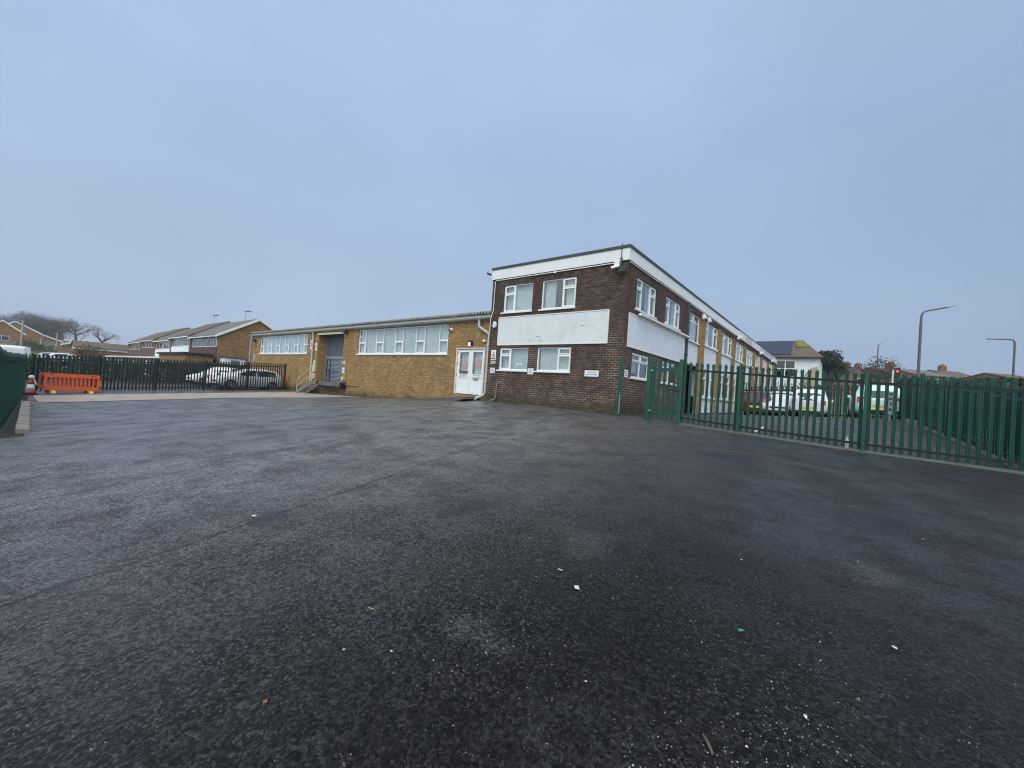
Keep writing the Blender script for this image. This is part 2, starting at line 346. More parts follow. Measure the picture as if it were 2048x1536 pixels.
def asphalt_mat(name, dark, light, wet=.9, wet_left=.5, rough=.55, streak=.5, seams=True):
    m, t, b = new_mat(name)
    g = N(t, 'ShaderNodeNewGeometry').outputs['Position']
    def math_(op, x, y, z=None):
        n = N(t, 'ShaderNodeMath', operation=op)
        for i, v in ((0, x), (1, y), (2, z)):
            if v is None: continue
            if isinstance(v, (int, float)): n.inputs[i].default_value = v
            else: t.links.new(v, n.inputs[i])
        return n.outputs[0]
    rot = N(t, 'ShaderNodeMapping'); rot.inputs['Rotation'].default_value = (0, 0, R(-16)); t.links.new(g, rot.inputs[0])
    def sc(k):
        mm = N(t, 'ShaderNodeMapping'); mm.inputs['Scale'].default_value = k; t.links.new(rot.outputs[0], mm.inputs[0]); return mm.outputs[0]
    big = noise_node(t, g, .26, 7, .64); mid = noise_node(t, g, 1.5, 9, .72); sm = noise_node(t, g, 8, 7, .72); clump = noise_node(t, g, 34, 5, .7)
    stv = noise_node(t, sc((1.3, .16, 1)), 1.0, 8, .7)
    agg = N(t, 'ShaderNodeTexVoronoi'); agg.inputs['Scale'].default_value = 78; t.links.new(g, agg.inputs['Vector'])
    agg2 = N(t, 'ShaderNodeTexVoronoi'); agg2.inputs['Scale'].default_value = 40; t.links.new(g, agg2.inputs['Vector'])
    agf = noise_node(t, g, 46, 6, .75)
    c = mixc(t, mrange(t, mid.outputs[0], .40, .62, 0, 1), dark, light)
    c = mixc(t, mrange(t, big.outputs[0], .44, .58, 0, .55), c, tuple(x*.55 for x in dark))
    c = mixc(t, mrange(t, stv.outputs[0], .52, .62, 0, streak), c, tuple(x*.45 for x in dark))
    sep_ = N(t, 'ShaderNodeSeparateColor'); t.links.new(agg.outputs['Color'], sep_.inputs[0])
    sep2 = N(t, 'ShaderNodeSeparateColor'); t.links.new(agg2.outputs['Color'], sep2.inputs[0])
    c = mixc(t, mrange(t, sep_.outputs[0], .35, 1, 0, .7), c, tuple(x*2.1 for x in light))       # pale chips
    c = mixc(t, mrange(t, sep_.outputs[1], .55, 1, 0, .9), c, tuple(x*.15 for x in dark))         # dark voids
    c = mixc(t, mrange(t, sep2.outputs[2], .72, .8, 0, .6), c, tuple(x*.2 for x in dark))
    c = mixc(t, mrange(t, clump.outputs[0], .34, .50, .7, 0), c, tuple(x*.2 for x in dark))
    if seams:                                                         # sky reflection painted in: base colour lifted in patches towards -X
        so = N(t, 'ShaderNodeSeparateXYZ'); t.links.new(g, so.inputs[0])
        sheen_x = mrange(t, math_('ADD', so.outputs[0], math_('MULTIPLY', mid.outputs[0], 5.0)), 7.2, 2.6, 0, 1)
        sheen_m = math_('MULTIPLY', sheen_x, mrange(t, mid.outputs[0], .36, .6, .55, 1.0))
        lift = N(t, 'ShaderNodeVectorMath', operation='SCALE'); t.links.new(c, lift.inputs[0]); t.links.new(math_('ADD', math_('MULTIPLY', sheen_m, 5.5), 1.15), lift.inputs['Scale']); c = lift.outputs[0]
    # worn pale scuffs, broken up by the stone
    sf = noise_node(t, g, 1.0, 9, .76); spots = None
    if seams:
        for x, y, r in ((4.19, -10.04, .42), (4.32, -11.57, .20), (4.62, -11.55, .13), (5.05, -11.85, .15), (3.6, -9.6, .3), (3.1, -12.6, .3), (6.3, -8.6, .25)):
            vd = N(t, 'ShaderNodeVectorMath', operation='DISTANCE'); t.links.new(g, vd.inputs[0]); vd.inputs[1].default_value = (x, y, gz(x, y))
            e = mrange(t, vd.outputs['Value'], 0, r*1.6, .16, 0); spots = e if spots is None else math_('ADD', spots, e)
    sfo = sf.outputs[0] if spots is None else math_('ADD', sf.outputs[0], spots)
    c = mixc(t, math_('MULTIPLY', mrange(t, sfo, .62, .70, 0, .85), mrange(t, agf.outputs[0], .46, .60, 0, 1)), c, (.15, .15, .142))
    hole = None
    if seams:
        for x, y, r in ((5.45, -9.3, .55), (2.75, -9.9, .45), (1.6, -11.6, .4), (4.1, -4.2, .8), (6.3, -6.9, .5)):
            vd = N(t, 'ShaderNodeVectorMath', operation='DISTANCE'); t.links.new(g, vd.inputs[0]); vd.inputs[1].default_value = (x, y, gz(x, y))
            e = mrange(t, vd.outputs['Value'], 0, r*1.5, .22, 0); hole = e if hole is None else math_('ADD', hole, e)
        c = mixc(t, mrange(t, math_('ADD', hole, mid.outputs[0]), .60, .68, 0, .75), c, tuple(x*.3 for x in dark))
        # laying joints, slightly wandering
        sr = N(t, 'ShaderNodeSeparateXYZ'); t.links.new(rot.outputs[0], sr.inputs[0])
        q = math_('FRACT', math_('ADD', math_('MULTIPLY', sr.outputs[0], 1/2.73), math_('MULTIPLY_ADD', mid.outputs[0], .06, .10)), 0)
        joint = math_('MULTIPLY', mrange(t, math_('ABSOLUTE', math_('SUBTRACT', q, .5), 0), .0035, .0085, 1, 0), math_('MULTIPLY', mrange(t, clump.outputs[0], .4, .55, .2, 1), mrange(t, sr.outputs[0], -.6, -1.2, 0, 1)))
        c = mixc(t, joint, c, (.003, .003, .003))
    t.links.new(c, b.inputs['Base Color'])
    sx = N(t, 'ShaderNodeSeparateXYZ'); t.links.new(g, sx.inputs[0])
    side = mrange(t, sx.outputs[0], 5.2, -6.0, 0, 1)
    patch = mrange(t, math_('ADD', math_('MULTIPLY', mid.outputs[0], .55), math_('MULTIPLY', stv.outputs[0], .5)), .46, .60, .5, 1.0)
    grain = mrange(t, agf.outputs[0], .40, .56, 1.0, .65)
    dv = N(t, 'ShaderNodeVectorMath', operation='DISTANCE'); t.links.new(g, dv.inputs[0]); dv.inputs[1].default_value = (5.3, -12.0, -1.4)
    near_cut = mrange(t, dv.outputs['Value'], 1.0, 3.8, .10, 1.0) if seams else 1.0  # coat sheen thinned around the camera to darken the foreground
    wetn = math_('MULTIPLY', math_('MULTIPLY', patch, grain), math_('MULTIPLY', near_cut, math_('ADD', math_('MULTIPLY', side, wet_left), wet)))
    t.links.new(math_('MINIMUM', wetn, 1.0), b.inputs['Coat Weight']); b.inputs['Coat IOR'].default_value = 1.5
    t.links.new(mrange(t, sm.outputs[0], .35, .65, .26, .42), b.inputs['Coat Roughness'])
    b.inputs['Specular IOR Level'].default_value = .12
    t.links.new(mrange(t, mid.outputs[0], .35, .65, rough+.12, rough-.1), b.inputs['Roughness'])
    h = math_('ADD', math_('MULTIPLY', agg.outputs['Distance'], -1.2), math_('ADD', math_('MULTIPLY', sm.outputs[0], 2.2), math_('ADD', math_('MULTIPLY', agf.outputs[0], 2.2), math_('MULTIPLY', clump.outputs[0], 2.6))))
    bump(t, b, h, 1.0, .016)
    n2 = N(t, 'ShaderNodeBump'); n2.inputs['Strength'].default_value = .24; n2.inputs['Distance'].default_value = .010
    t.links.new(h, n2.inputs['Height']); t.links.new(n2.outputs[0], b.inputs['Coat Normal'])
    return m

MT = dict(
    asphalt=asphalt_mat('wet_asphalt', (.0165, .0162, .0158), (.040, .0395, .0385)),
    carpark=asphalt_mat('grey_tarmac', (.085, .088, .092), (.14, .14, .145), .3, .0, .6, .2, False),
    concrete=plain('concrete', (.33, .29, .245), .8, 0, .25, 1.2, (.16, .14, .12), .5, .3, 40),
    kerb=plain('kerb_concrete', (.30, .28, .22), .85, 0, .3, 2.5, (.10, .10, .07), .7, .4, 30),
    darkfill=plain('dark_fill', (.016, .017, .013), .9, 0, .4, 5, (.03, .04, .015), .5, .6, 30),
    strip=plain('fence_base_concrete', (.105, .11, .10), .75, 0, .25, 2.2, (.07, .08, .06), .6, .3, 40),
    grass=plain('grass', (.085, .105, .04), .95, 0, .5, .9, (.10, .09, .04), .5, .6, 25),
    verge=plain('verge_grass', (.030, .060, .018), .95, 0, .5, 1.6, (.05, .05, .02), .5, .6, 25),
    brown=brick_mat('brown_brick', (.048, .032, .029), (.128, .074, .060), (.046, .037, .036), (.44, .35, .25), (.022, .021, .022), .8, 1.0, fade=(.9, 3.0), damp=-.22),
    yellow=brick_mat('yellow_brick', (.235, .14, .052), (.40, .262, .105), (.265, .155, .065), (.40, .31, .17), (.15, .11, .065), .75, .9, damp=-.72),
    tan=brick_mat('tan_brick', (.23, .13, .06), (.36, .215, .10), (.20, .11, .055), (.32, .25, .17), (.15, .10, .06), .5, .6),
    redbrick=brick_mat('red_brick', (.20, .10, .075), (.26, .14, .105), (.15, .085, .07), (.26, .2, .17), (.10, .07, .06), .4, .6),
    tile_hung=brick_mat('hung_tiles', (.12, .075, .062), (.165, .105, .085), (.095, .065, .06), (.05, .035, .03), (.08, .06, .055), .5, 1.0, .11, .17),
    white=plain('white_paint', (.74, .77, .77), .45, 0, .05, 2.0, (.5, .52, .50), .35),
    upvc=plain('white_upvc', (.80, .83, .83), .28, 0, .03, 3.0),
    cream=plain('cream_paint', (.66, .60, .46), .5, 0, .1, 4.0),
    signboard=plain('painted_board', (.66, .71, .72), .5, 0, .06, 1.6, (.48, .53, .55), .5, .35, 3.5),
    bluepanel=plain('pale_blue_grey_panel', (.66, .71, .78), .4, 0, .05, 1.2, (.5, .55, .62), .4),
    edge=plain('board_edging', (.74, .72, .64), .5, 0, .1, 6),
    coping=plain('dark_coping', (.055, .065, .065), .5, .2, .3, 3),
    gutter=plain('grey_white_plastic', (.46, .48, .46), .45, 0, .12, 3, (.22, .22, .18), .45),
    roofsheet=plain('fibre_cement', (.30, .30, .285), .9, 0, .3, 2.5, (.07, .08, .05), .6, .3, 30),
    flatroof=plain('felt_roof', (.05, .05, .055), .9, 0, .3, 2),
    green=plain('green_coated_steel', (.005, .064, .043), .34, 0, .3, 1.3, (.03, .085, .065), .5),
    darkgreen=plain('dark_green_steel', (.004, .045, .040), .38, 0, .3, 2.5, (.012, .06, .05), .4),
    blacksteel=plain('black_steel', (.010, .014, .016), .4, 0, .3, 4),
    galv=plain('galvanised_steel', (.30, .33, .36), .45, .6, .2, 6),
    shutter=plain('grey_shutter', (.24, .29, .34), .42, .25, .12, 2, (.16, .18, .2), .4),
    shutter_dark=plain('dark_grey_panel', (.085, .10, .125), .5, .1, .25, 1.8, (.14, .16, .18), .5),
    dock=plain('dock_concrete', (.12, .125, .125), .8, 0, .35, 3, (.05, .05, .05), .6),
    rubber=plain('black_rubber', (.012, .012, .013), .75, 0, .3, 10),
    glass=glass_mat('window_glass'),
    carglass=glass_mat('tinted_glass', (.12, .15, .16), 1.6),
    curtain=plain('net_curtain', (.66, .70, .69), .9, 0, .1, 3),
    blind=plain('frosted_blind', (.78, .82, .81), .85, 0, .06, 1.2),
    interior=plain('dark_interior', (.06, .06, .06), .9),
    conduit=plain('white_conduit', (.72, .70, .66), .5, 0, .1, 5),
    brownpipe=plain('brown_pipe', (.20, .15, .12), .6, 0, .3, 8),
    darkpipe=plain('dark_grey_pipe', (.055, .065, .075), .5, 0, .25, 4),
    black=plain('black_plastic', (.012, .012, .014), .4, 0, .3, 8),
    orange=plain('orange_plastic', (.72, .115, .018), .42, 0, .15, 4, (.45, .08, .02), .35),
    red=plain('faded_red_plastic', (.42, .045, .05), .45, 0, .25, 3, (.25, .05, .09), .5),
    feet=plain('pale_yellow_rubber', (.75, .58, .22), .6, 0, .15, 5),
    conewhite=plain('reflective_white', (.70, .74, .80), .35, 0, .08, 6),
    carwhite=plain('white_car_paint', (.66, .68, .70), .16, 0, .03, 2, (.55, .56, .56), .2),
    carmint=plain('pale_mint_car_paint', (.60, .80, .74), .2, 0, .04, 2),
    carred=plain('dark_red_car_paint', (.10, .012, .018), .2, .1, .15, 2),
    carsilver=plain('silver_car_paint', (.42, .44, .46), .25, .5, .1, 2),
    cardark=plain('dark_blue_car_paint', (.02, .025, .04), .2, .2, .15, 2),
    tyre=plain('tyre_rubber', (.015, .015, .016), .8), alloy=plain('alloy_wheel', (.45, .46, .48), .35, .8),
    lampred=plain('red_lens', (.5, .012, .015), .2), lampclear=plain('clear_lens', (.75, .78, .8), .12),
    plate=plain('yellow_plate', (.70, .55, .08), .4), platew=plain('white_plate', (.7, .7, .68), .4),
    bark=plain('bark', (.085, .075, .072), .95, 0, .3, 8), twig=plain('bare_twigs', (.105, .088, .086), .95, 0, .3, 2),
    leafdark=plain('dark_evergreen', (.020, .040, .020), .8, 0, .5, 1.5), leafmid=plain('hedge_leaves', (.045, .060, .030), .8, 0, .5, 1.5),
    leafbrown=plain('brown_winter_hedge', (.085, .06, .04), .9, 0, .5, 2),
    rooftile=plain('brown_roof_tiles', (.115, .085, .068), .9, 0, .3, 1.5, (.17, .16, .06), .5, .5, 14),
    roofgrey=plain('weathered_grey_roof', (.145, .135, .115), .9, 0, .25, 1.2, (.10, .105, .06), .5, .5, 12),
    slate=plain('dark_slate', (.045, .047, .052), .7, 0, .3, 2, None, 0, .4, 14),
    solar=plain('solar_panel', (.010, .014, .028), .12, 0, .2, 1), moss=plain('mossy_tiles', (.16, .15, .035), .95, 0, .4, 3),
    render=plain('white_render', (.70, .74, .76), .85, 0, .08, 1.0, (.5, .53, .54), .35, .2, 20),
    renderbuff=plain('buff_render', (.40, .33, .22), .85, 0, .1, 2),
    lamppost=plain('grey_lamp_column', (.11, .11, .12), .5, .3, .2, 3), concpost=plain('concrete_column', (.34, .31, .30), .85, 0, .15, 3),
    signyellow=plain('sign_yellow', (.62, .55, .10), .45), signpink=plain('sign_pink', (.70, .58, .60), .5), signwhite=plain('sign_white', (.78, .80, .80), .45, 0, .04, 4),
    ink=plain('dark_ink', (.05, .05, .06), .6), inkblue=plain('blue_ink', (.22, .30, .42), .6), inkred=plain('red_ink', (.66, .28, .28), .6), redletter=plain('faded_red_letter', (.62, .30, .31), .5), blueletter=plain('faded_blue_letter', (.27, .33, .47), .5),
    litter=plain('paper_litter', (.68, .68, .64), .7), straw=plain('dry_litter', (.40, .34, .22), .8), leafgreen=plain('green_wrapper', (.05, .28, .18), .5), orangebit=plain('orange_scrap', (.5, .12, .05), .6),
    stone=plain('pale_grit', (.55, .54, .50), .7, 0, .3, 1), whiteline=plain('worn_line_paint', (.55, .57, .57), .7, 0, .2, 2, (.15, .15, .15), .7),
    woodfence=plain('weathered_wood', (.12, .095, .06), .9, 0, .3, 3),
    lampglow=emit_mat('lit_door_lamp', (1.0, .78, .72), 1.6), redglow=emit_mat('red_signal', (1.0, .05, .06), 1.5),
)
# roller shutter slats and sheet corrugations are modelled in mesh

# ------------------------------------------------------------------ the lie of the land
def sheet(name, mat, x0, x1, y0, y1, step, dz=0.0, fn=None, edge=None):
    mb = MB(); nx = max(1, round((x1-x0)/step)); ny = max(1, round((y1-y0)/step))
    vs = []
    for j in range(ny+1):
        for i in range(nx+1):
            x = x0+(x1-x0)*i/nx; y = y0+(y1-y0)*j/ny
            if edge: x, y = edge(x, y, i/nx, j/ny)
            vs.append((x, y, gz(x, y)+dz+(fn(x, y) if fn else 0)))
    fs = [(j*(nx+1)+i, j*(nx+1)+i+1, (j+1)*(nx+1)+i+1, (j+1)*(nx+1)+i) for j in range(ny) for i in range(nx)]
    mb.add(vs, fs, 0, True); return struct(mb, name, mat, False)
# big grass terrain reaching the horizon (fine near, coarse far), 6 cm under the made surfaces
def terrain():
    xs = [-900,-600,-420] + [-320+8*i for i in range(30)] + [-80+2*i for i in range(60)] + [40+8*i for i in range(8)] + [110,160,260,420,700,1000]
    ys = [-500,-300,-220] + [-160+8*i for i in range(17)] + [-24+2*i for i in range(52)] + [80+10*i for i in range(10)] + [200,300,450,700,1100]
    xs = sorted(set(xs)); ys = sorted(set(ys)); mb = MB(); n = len(xs)
    vs = [(x, y, gz(x, y)-.07-(.55 if -28 < x < -6 and -30 < y < -12.8 else 0)) for y in ys for x in xs]
    fs = [(j*n+i, j*n+i+1, (j+1)*n+i+1, (j+1)*n+i) for j in range(len(ys)-1) for i in range(n-1)]
    mb.add(vs, fs, 0, True); struct(mb, 'ground', MT['grass'], False)
terrain()
def relief(x, y): return .010*(mnoise.noise((x*.5, y*.5, 0)) + .5*mnoise.noise((x*1.3, y*1.3, 3)))
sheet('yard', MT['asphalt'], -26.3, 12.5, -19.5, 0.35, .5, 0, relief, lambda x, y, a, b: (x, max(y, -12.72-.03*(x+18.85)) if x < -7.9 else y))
sheet('car_park', MT['carpark'], -37.5, -26.1, -20, 10, .5, -.002)
sheet('parking_area', MT['carpark'], .02, 8.9, .36, 18.5, .5, 0)
sheet('concrete_path', MT['concrete'], -24.1, -19.0, -12.35, .25, .5, .016, relief, lambda x, y, a, b: (x + a*2.6*sstep(y, -6, 0), y))
sheet('verge', MT['verge'], -42, -37.4, -20, 6, .6, .05, lambda x, y: .05*mnoise.noise((x*3, y*3, 1)))
sheet('road', MT['carpark'], -75, -44.5, -30, -8.5, 1.5, -.01)
for i, (x, y, w, l) in enumerate([(3.9, .9, .09, 1.9)]):
    mb = MB(); mb.add([(x+w*a, y+l*k/8, gz(x+w*a, y+l*k/8)+.008) for k in range(9) for a in (0, 1)], [(2*k, 2*k+1, 2*k+3, 2*k+2) for k in range(8)])
    struct(mb, 'parking_line', MT['whiteline'], False)

# ------------------------------------------------------------------ walls with openings
def wall(mb, F, u0, u1, z0, z1, holes=(), depth=.13, mi=0, z1b=None):
    us = sorted(set([u0, u1] + [a for h in holes for a in h[:2]])); zs = sorted(set([z0, z1] + [a for h in holes for a in h[2:4]]))
    us = [u for u in us if u0 <= u <= u1]; zs = [z for z in zs if z0 <= z <= z1]
    for i in range(len(us)-1):
        for j in range(len(zs)-1):
            uc = (us[i]+us[i+1])/2; zc = (zs[j]+zs[j+1])/2
            if any(h[0] < uc < h[1] and h[2] < zc < h[3] for h in holes): continue
            mb.add([F.P(us[i],0,zs[j]),F.P(us[i+1],0,zs[j]),F.P(us[i+1],0,zs[j+1]),F.P(us[i],0,zs[j+1])], [(0,1,2,3)], mi)
    for a, b, c, d in [h[:4] for h in holes]:
        mb.add([F.P(a,0,c),F.P(a,-depth,c),F.P(a,-depth,d),F.P(a,0,d)], [(0,1,2,3)], mi)
        mb.add([F.P(b,-depth,c),F.P(b,0,c),F.P(b,0,d),F.P(b,-depth,d)], [(0,1,2,3)], mi)
        mb.add([F.P(a,0,d),F.P(a,-depth,d),F.P(b,-depth,d),F.P(b,0,d)], [(0,1,2,3)], mi)
        mb.add([F.P(a,-depth,c),F.P(a,0,c),F.P(b,0,c),F.P(b,-depth,c)], [(0,1,2,3)], mi)

def window(parent, F, u0, u1, z0, z1, panes, sill=.06, curtain='curtain', rec=.05, name='window', sill_over=.09, back=.16, cover=None, pleat=.11):
    """panes: (ua, ub, za, zb, opening) in 0..1 of the frame; the frame stands rec behind the wall face"""
    fr = MB(); gl = MB(); sashes = []; w, h = u1-u0, z1-z0
    d0, d1 = -rec-.06, -rec; t = .05
    fr.fbox(F, u0, u1, d0, d1, z0, z0+t); fr.fbox(F, u0, u1, d0, d1, z1-t, z1)
    fr.fbox(F, u0, u0+t, d0, d1, z0+t, z1-t); fr.fbox(F, u1-t, u1, d0, d1, z0+t, z1-t)
    cutsU = sorted(set(round(a, 4) for p in panes for a in p[:2] if 0 < a < 1))
    for p in panes:
        a, b, c, d = u0+w*p[0], u0+w*p[1], z0+h*p[2], z0+h*p[3]
        if 0 < p[0]: fr.fbox(F, a-.022, a+.022, d0+.002, d1-.002, max(c, z0+t), min(d, z1-t))
        if 0 < p[2]: fr.fbox(F, max(a, u0+t)+(.022 if p[0] > 0 else 0), min(b, u1-t)-(.022 if p[1] < 1 else 0), d0+.004, d1-.004, c-.022, c+.022)
        ga, gb = (a+(t if p[0] == 0 else .022)), (b-(t if p[1] == 1 else .022)); gc, gd = c+(t if p[2] == 0 else .022), d-(t if p[3] == 1 else .022)
        if p[4]:
            s_ = .038; e0, e1 = d0+.01, d1+.014; sa = MB(); sashes.append(sa)
            sa.fbox(F, ga, gb, e0, e1, gc, gc+s_); sa.fbox(F, ga, gb, e0, e1, gd-s_, gd)
            sa.fbox(F, ga, ga+s_, e0, e1, gc+s_, gd-s_); sa.fbox(F, gb-s_, gb, e0, e1, gc+s_, gd-s_)
            ga += s_; gb -= s_; gc += s_; gd -= s_
        gl.fbox(F, ga-.006, gb+.006, d0+.026, d0+.034, gc-.006, gd+.006)
    wf = fr.build(name, MT['upvc'], parent)
    gl.build('pane', MT['glass'], wf)
    for sa in sashes: sa.build('opening_sash', MT['upvc'], wf)
    if sill:
        MB().fbox(F, u0-sill_over, u1+sill_over*.4, -rec-.02, .055, z0-sill, z0-.003).build('sill', MT['white'], wf)
    if curtain:
        spans = cover or [(0, 1)]
        for s0, s1 in spans:
            ua, ub = u0+.02+(w-.04)*s0, u0+.02+(w-.04)*s1
            cb = MB(); n = max(6, int((ub-ua)/pleat)*2); vs = []
            for k in range(n+1):
                u = ua+(ub-ua)*k/n; dd = -rec-back + (.018 if k % 2 else -.018)*random.uniform(.5, 1.2)
                vs += [F.P(u, dd, z0+.01), F.P(u, dd, z1-.01)]
            cb.add(vs, [(2*k, 2*k+2, 2*k+3, 2*k+1) for k in range(n)], 0, True)
            cb.build('curtain', MT[curtain], wf, False)
    return wf
TOPVENT = .68
def casement(side):       # small top vent over a casement on one side, wide fixed pane on the other
    if side == 'L': return [(0, .38, 0, TOPVENT, 1), (0, .38, TOPVENT, 1, 1), (.38, 1, 0, 1, 0)]
    return [(0, .62, 0, 1, 0), (.62, 1, 0, TOPVENT, 1), (.62, 1, TOPVENT, 1, 1)]
THREE = [(0, .29, 0, TOPVENT, 1), (0, .29, TOPVENT, 1, 1), (.29, .69, 0, 1, 0), (.69, 1, 0, TOPVENT, 1), (.69, 1, TOPVENT, 1, 1)]

# ------------------------------------------------------------------ brick office block
FG = Frame((0, 0, 0), (1, 0, 0), (0, -1, 0))      # gable facing the yard
FR = Frame((0, 0, 0), (0, 1, 0), (1, 0, 0))       # long side facing the parking area
LEN = 38.6; XL = -6.25; ZT = 5.28; ZF = 4.76
office = thing('brick_office', 'two-storey flat-roofed office block of dark brown brick with white fascia and yellow brick piers', 'office building', (XL/2, LEN/2, -.7))
gw = [(-5.57,-4.04,3.28,4.44,'L',[(0,1)]), (-3.59,-2.02,3.28,4.44,'R',[(0,.34),(.66,1)]), (-5.60,-4.07,.83,1.77,'L',[(0,1)]), (-3.62,-2.06,.83,1.77,'R',[(0,1)])]
mb = MB(); wall(mb, FG, XL, 0, -1.4, ZF+.2, [(g[0],g[1],g[2]-.06,g[3]) for g in gw]); mb.build('front_wall', MT['brown'], office, False)
for a, b, c, d, sd_, cv in gw: window(office, FG, a, b, c, d, casement(sd_), cover=cv)
piers = [(9.12,10.12),(13.0,14.0),(16.9,17.9),(20.75,21.75),(24.7,25.75),(28.45,29.5),(32.4,33.5),(36.2,LEN)]
upper = [(.85,2.84),(3.93,5.91)]
low = [(.81,2.52),(3.93,5.91)]
mb = MB()
wall(mb, FR, 0, 7.0, -1.6, ZF+.2, [(a,b,3.18,4.39) for a,b in upper] + [(a,b,.69,1.66) for a,b in low])
mb.build('side_wall', MT['brown'], office, False)
mb = MB(); wall(mb, FR, 7.0, LEN, 4.40, ZF+.2); mb.build('lintel_band', MT['brown'], office, False)
for a, b in upper: window(office, FR, a, b, 3.24, 4.39, THREE, curtain='curtain', cover=[(0,.3),(.69,1)])
for a, b in low: window(office, FR, a, b, .75, 1.66, [(0,.5,0,.66,0),(.5,1,0,.66,0),(0,.5,.66,1,1),(.5,1,.66,1,1)], curtain='blind', sill_over=.12, back=.5)
for i, (a, b) in enumerate(piers):
    MB().fbox(FR, a, b, -.12, .03, -1.7, 4.40).build('pier', MT['yellow'] if i < 5 else MT['tan'], office)
# bays between piers: window, blue-grey panel, ground-floor window, low panel
bays = [(7.0,9.12)] + [(piers[i][1], piers[i+1][0]) for i in range(len(piers)-1)]
for i, (a, b) in enumerate(bays):
    a += .004; b -= .004
    if i == 0:
        window(office, FR, a+.06, b, 3.02, 4.39, [(0,1,0,.7,0),(0,.5,.7,1,0),(.5,1,.7,1,0)], sill=.07, cover=[(.6,1)], sill_over=0)
        MB().fbox(FR, a+.06, b, -.1, -.04, 1.87, 2.95).build('spandrel_panel', MT['bluepanel'], office)
        MB().fbox(FR, a, b, -2.2, -2.1, -1.2, 1.87).fbox(FR, a, b, -2.1, -.03, 1.80, 1.868).build('entrance_recess', MT['interior'], office)
        dfr = MB(); dfr.fbox(FR, a+.5, a+.56, -1.6, -1.5, -.62, 1.75).fbox(FR, a+1.5, a+1.56, -1.6, -1.5, -.62, 1.75).fbox(FR, a+.56, a+1.5, -1.6, -1.5, 1.69, 1.75)
        dfr.build('door_frame', MT['white'], office)
        continue
    window(office, FR, a, b, 3.16, 4.39, THREE, sill=.10, curtain='curtain', cover=random.choice([[(0,1)],[(0,.3),(.7,1)],[(0,.55)],[(.3,1)]]), sill_over=0)
    MB().fbox(FR, a, b, -.1, -.035, 1.86, 3.055).build('spandrel_panel', MT['bluepanel'] if i < 3 else MT['white'], office)
    window(office, FR, a, b, .33, 1.84, [(0,.36,0,.68,1),(0,.36,.68,1,1),(.36,.66,0,1,0),(.66,1,0,.68,1),(.66,1,.68,1,1)], sill=.09, curtain='blind', cover=[(0,.35),(.6,1)], sill_over=0, name='window', back=.6)
    MB().fbox(FR, a, b, -.1, -.03, -.52, .235).build('plinth_panel', MT['white'], office)
    MB().fbox(FR, a, b, -.12, -.008, -1.7, -.524).build('plinth', MT['darkpipe'], office)
# fascia, coping, hidden walls, roof, floors
mb = MB(); mb.box(XL-.04, .04, -.04, .02, ZF, ZT-.10); mb.box(-.02, .04, .023, LEN, ZF, ZT-.10); mb.box(XL-.04, XL+.02, .023, LEN, ZF, ZT-.1)
mb.box(-2.35, -2.34, -.043, -.04, ZF+.02, ZT-.11); mb.box(.04, .043, 9.9, 9.91, ZF+.02, ZT-.11); mb.box(.04, .043, 4.9, 4.908, ZF+.02, ZT-.11)
mb.build('fascia', MT['white'], office)
mb = MB(); mb.box(XL-.06, .07, -.07, .06, ZT-.098, ZT); mb.box(-.06, .07, .062, LEN, ZT-.098, ZT); mb.box(XL-.06, XL+.06, .062, LEN, ZT-.098, ZT)
mb.build('coping', MT['coping'], office)
mb = MB(); mb.box(XL-.02, .02, -.018, .1, ZF-.045, ZF-.003); mb.box(-.1, .02, .1, LEN, ZF-.045, ZF-.003); mb.build('soffit_trim', MT['black'], office)
MB().box(XL+.05, -.05, .1, LEN-.05, ZT-.32, ZT-.24).build('roof', MT['flatroof'], office)
mb = MB(); mb.box(XL+.004, XL+.14, .02, LEN, -1.4, ZF+.15); mb.box(XL+.14, -.02, LEN-.14, LEN-.004, -1.7, ZF+.15); mb.build('rear_wall', MT['brown'], office)
mb = MB(); mb.box(XL+.2, -.14, .15, LEN-.2, 2.35, 2.55); mb.box(XL+.2, -2.6, .15, LEN-.2, -.5, -.4); mb.box(-3.0, -2.9, 2.9, LEN-.2, -.4, 4.7); mb.box(XL+.2, -.14, 2.9, 3.0, -.4, 4.7); mb.build('inner_floor', MT['interior'], office)

# sign boards, lights, boxes on the office
def board(name, F, u0, u1, z0, z1, mat, label, cat='sign board', d=.03, rim=True, rimmat='edge'):
    t = thing(name, label, cat, F.P((u0+u1)/2, 0, z0))
    MB().fbox(F, u0, u1, .002, d, z0, z1).build('panel', mat, t)
    if rim:
        e = MB(); w = .035
        e.fbox(F, u0-.003, u1+.003, .002, d+.014, z1-w, z1+.003).fbox(F, u0-.003, u1+.003, .002, d+.014, z0-.003, z0+w)
        e.fbox(F, u0-.003, u0+w, .002, d+.012, z0+w, z1-w).fbox(F, u1-w, u1+.003, .002, d+.012, z0+w, z1-w)
        e.build('edging', MT[rimmat], t)
    return t
bt = board('sign_board', FG, -5.74, -.59, 1.87, 3.08, MT['signboard'], 'long blank white painted board on the brown gable between the upper and lower windows')
mb = MB()                                                   # paint ridges, joints and screw heads of the overpainted board
for u in (-4.35, -2.55): mb.fbox(FG, u, u+.012, .03, .034, 1.92, 3.03)
for k in range(46):
    u = random.uniform(-5.6, -4.5) if k < 18 else random.uniform(-2.4, -.9) if k < 34 else random.uniform(-4.2, -2.8)
    z = random.uniform(2.3, 2.8) if k < 18 else random.choice([2.45, 2.55, 2.66, 2.8, 2.88]) if k < 34 else random.choice([2.05, 2.12, 2.2])
    l = random.uniform(.1, .34); mb.bar(FG.P(u, .03, z), FG.P(u+l, .03, z+random.uniform(-.025, .025)), .006, .016)
mb.build('paint_ridge', MT['signboard'], bt)
mb = MB()
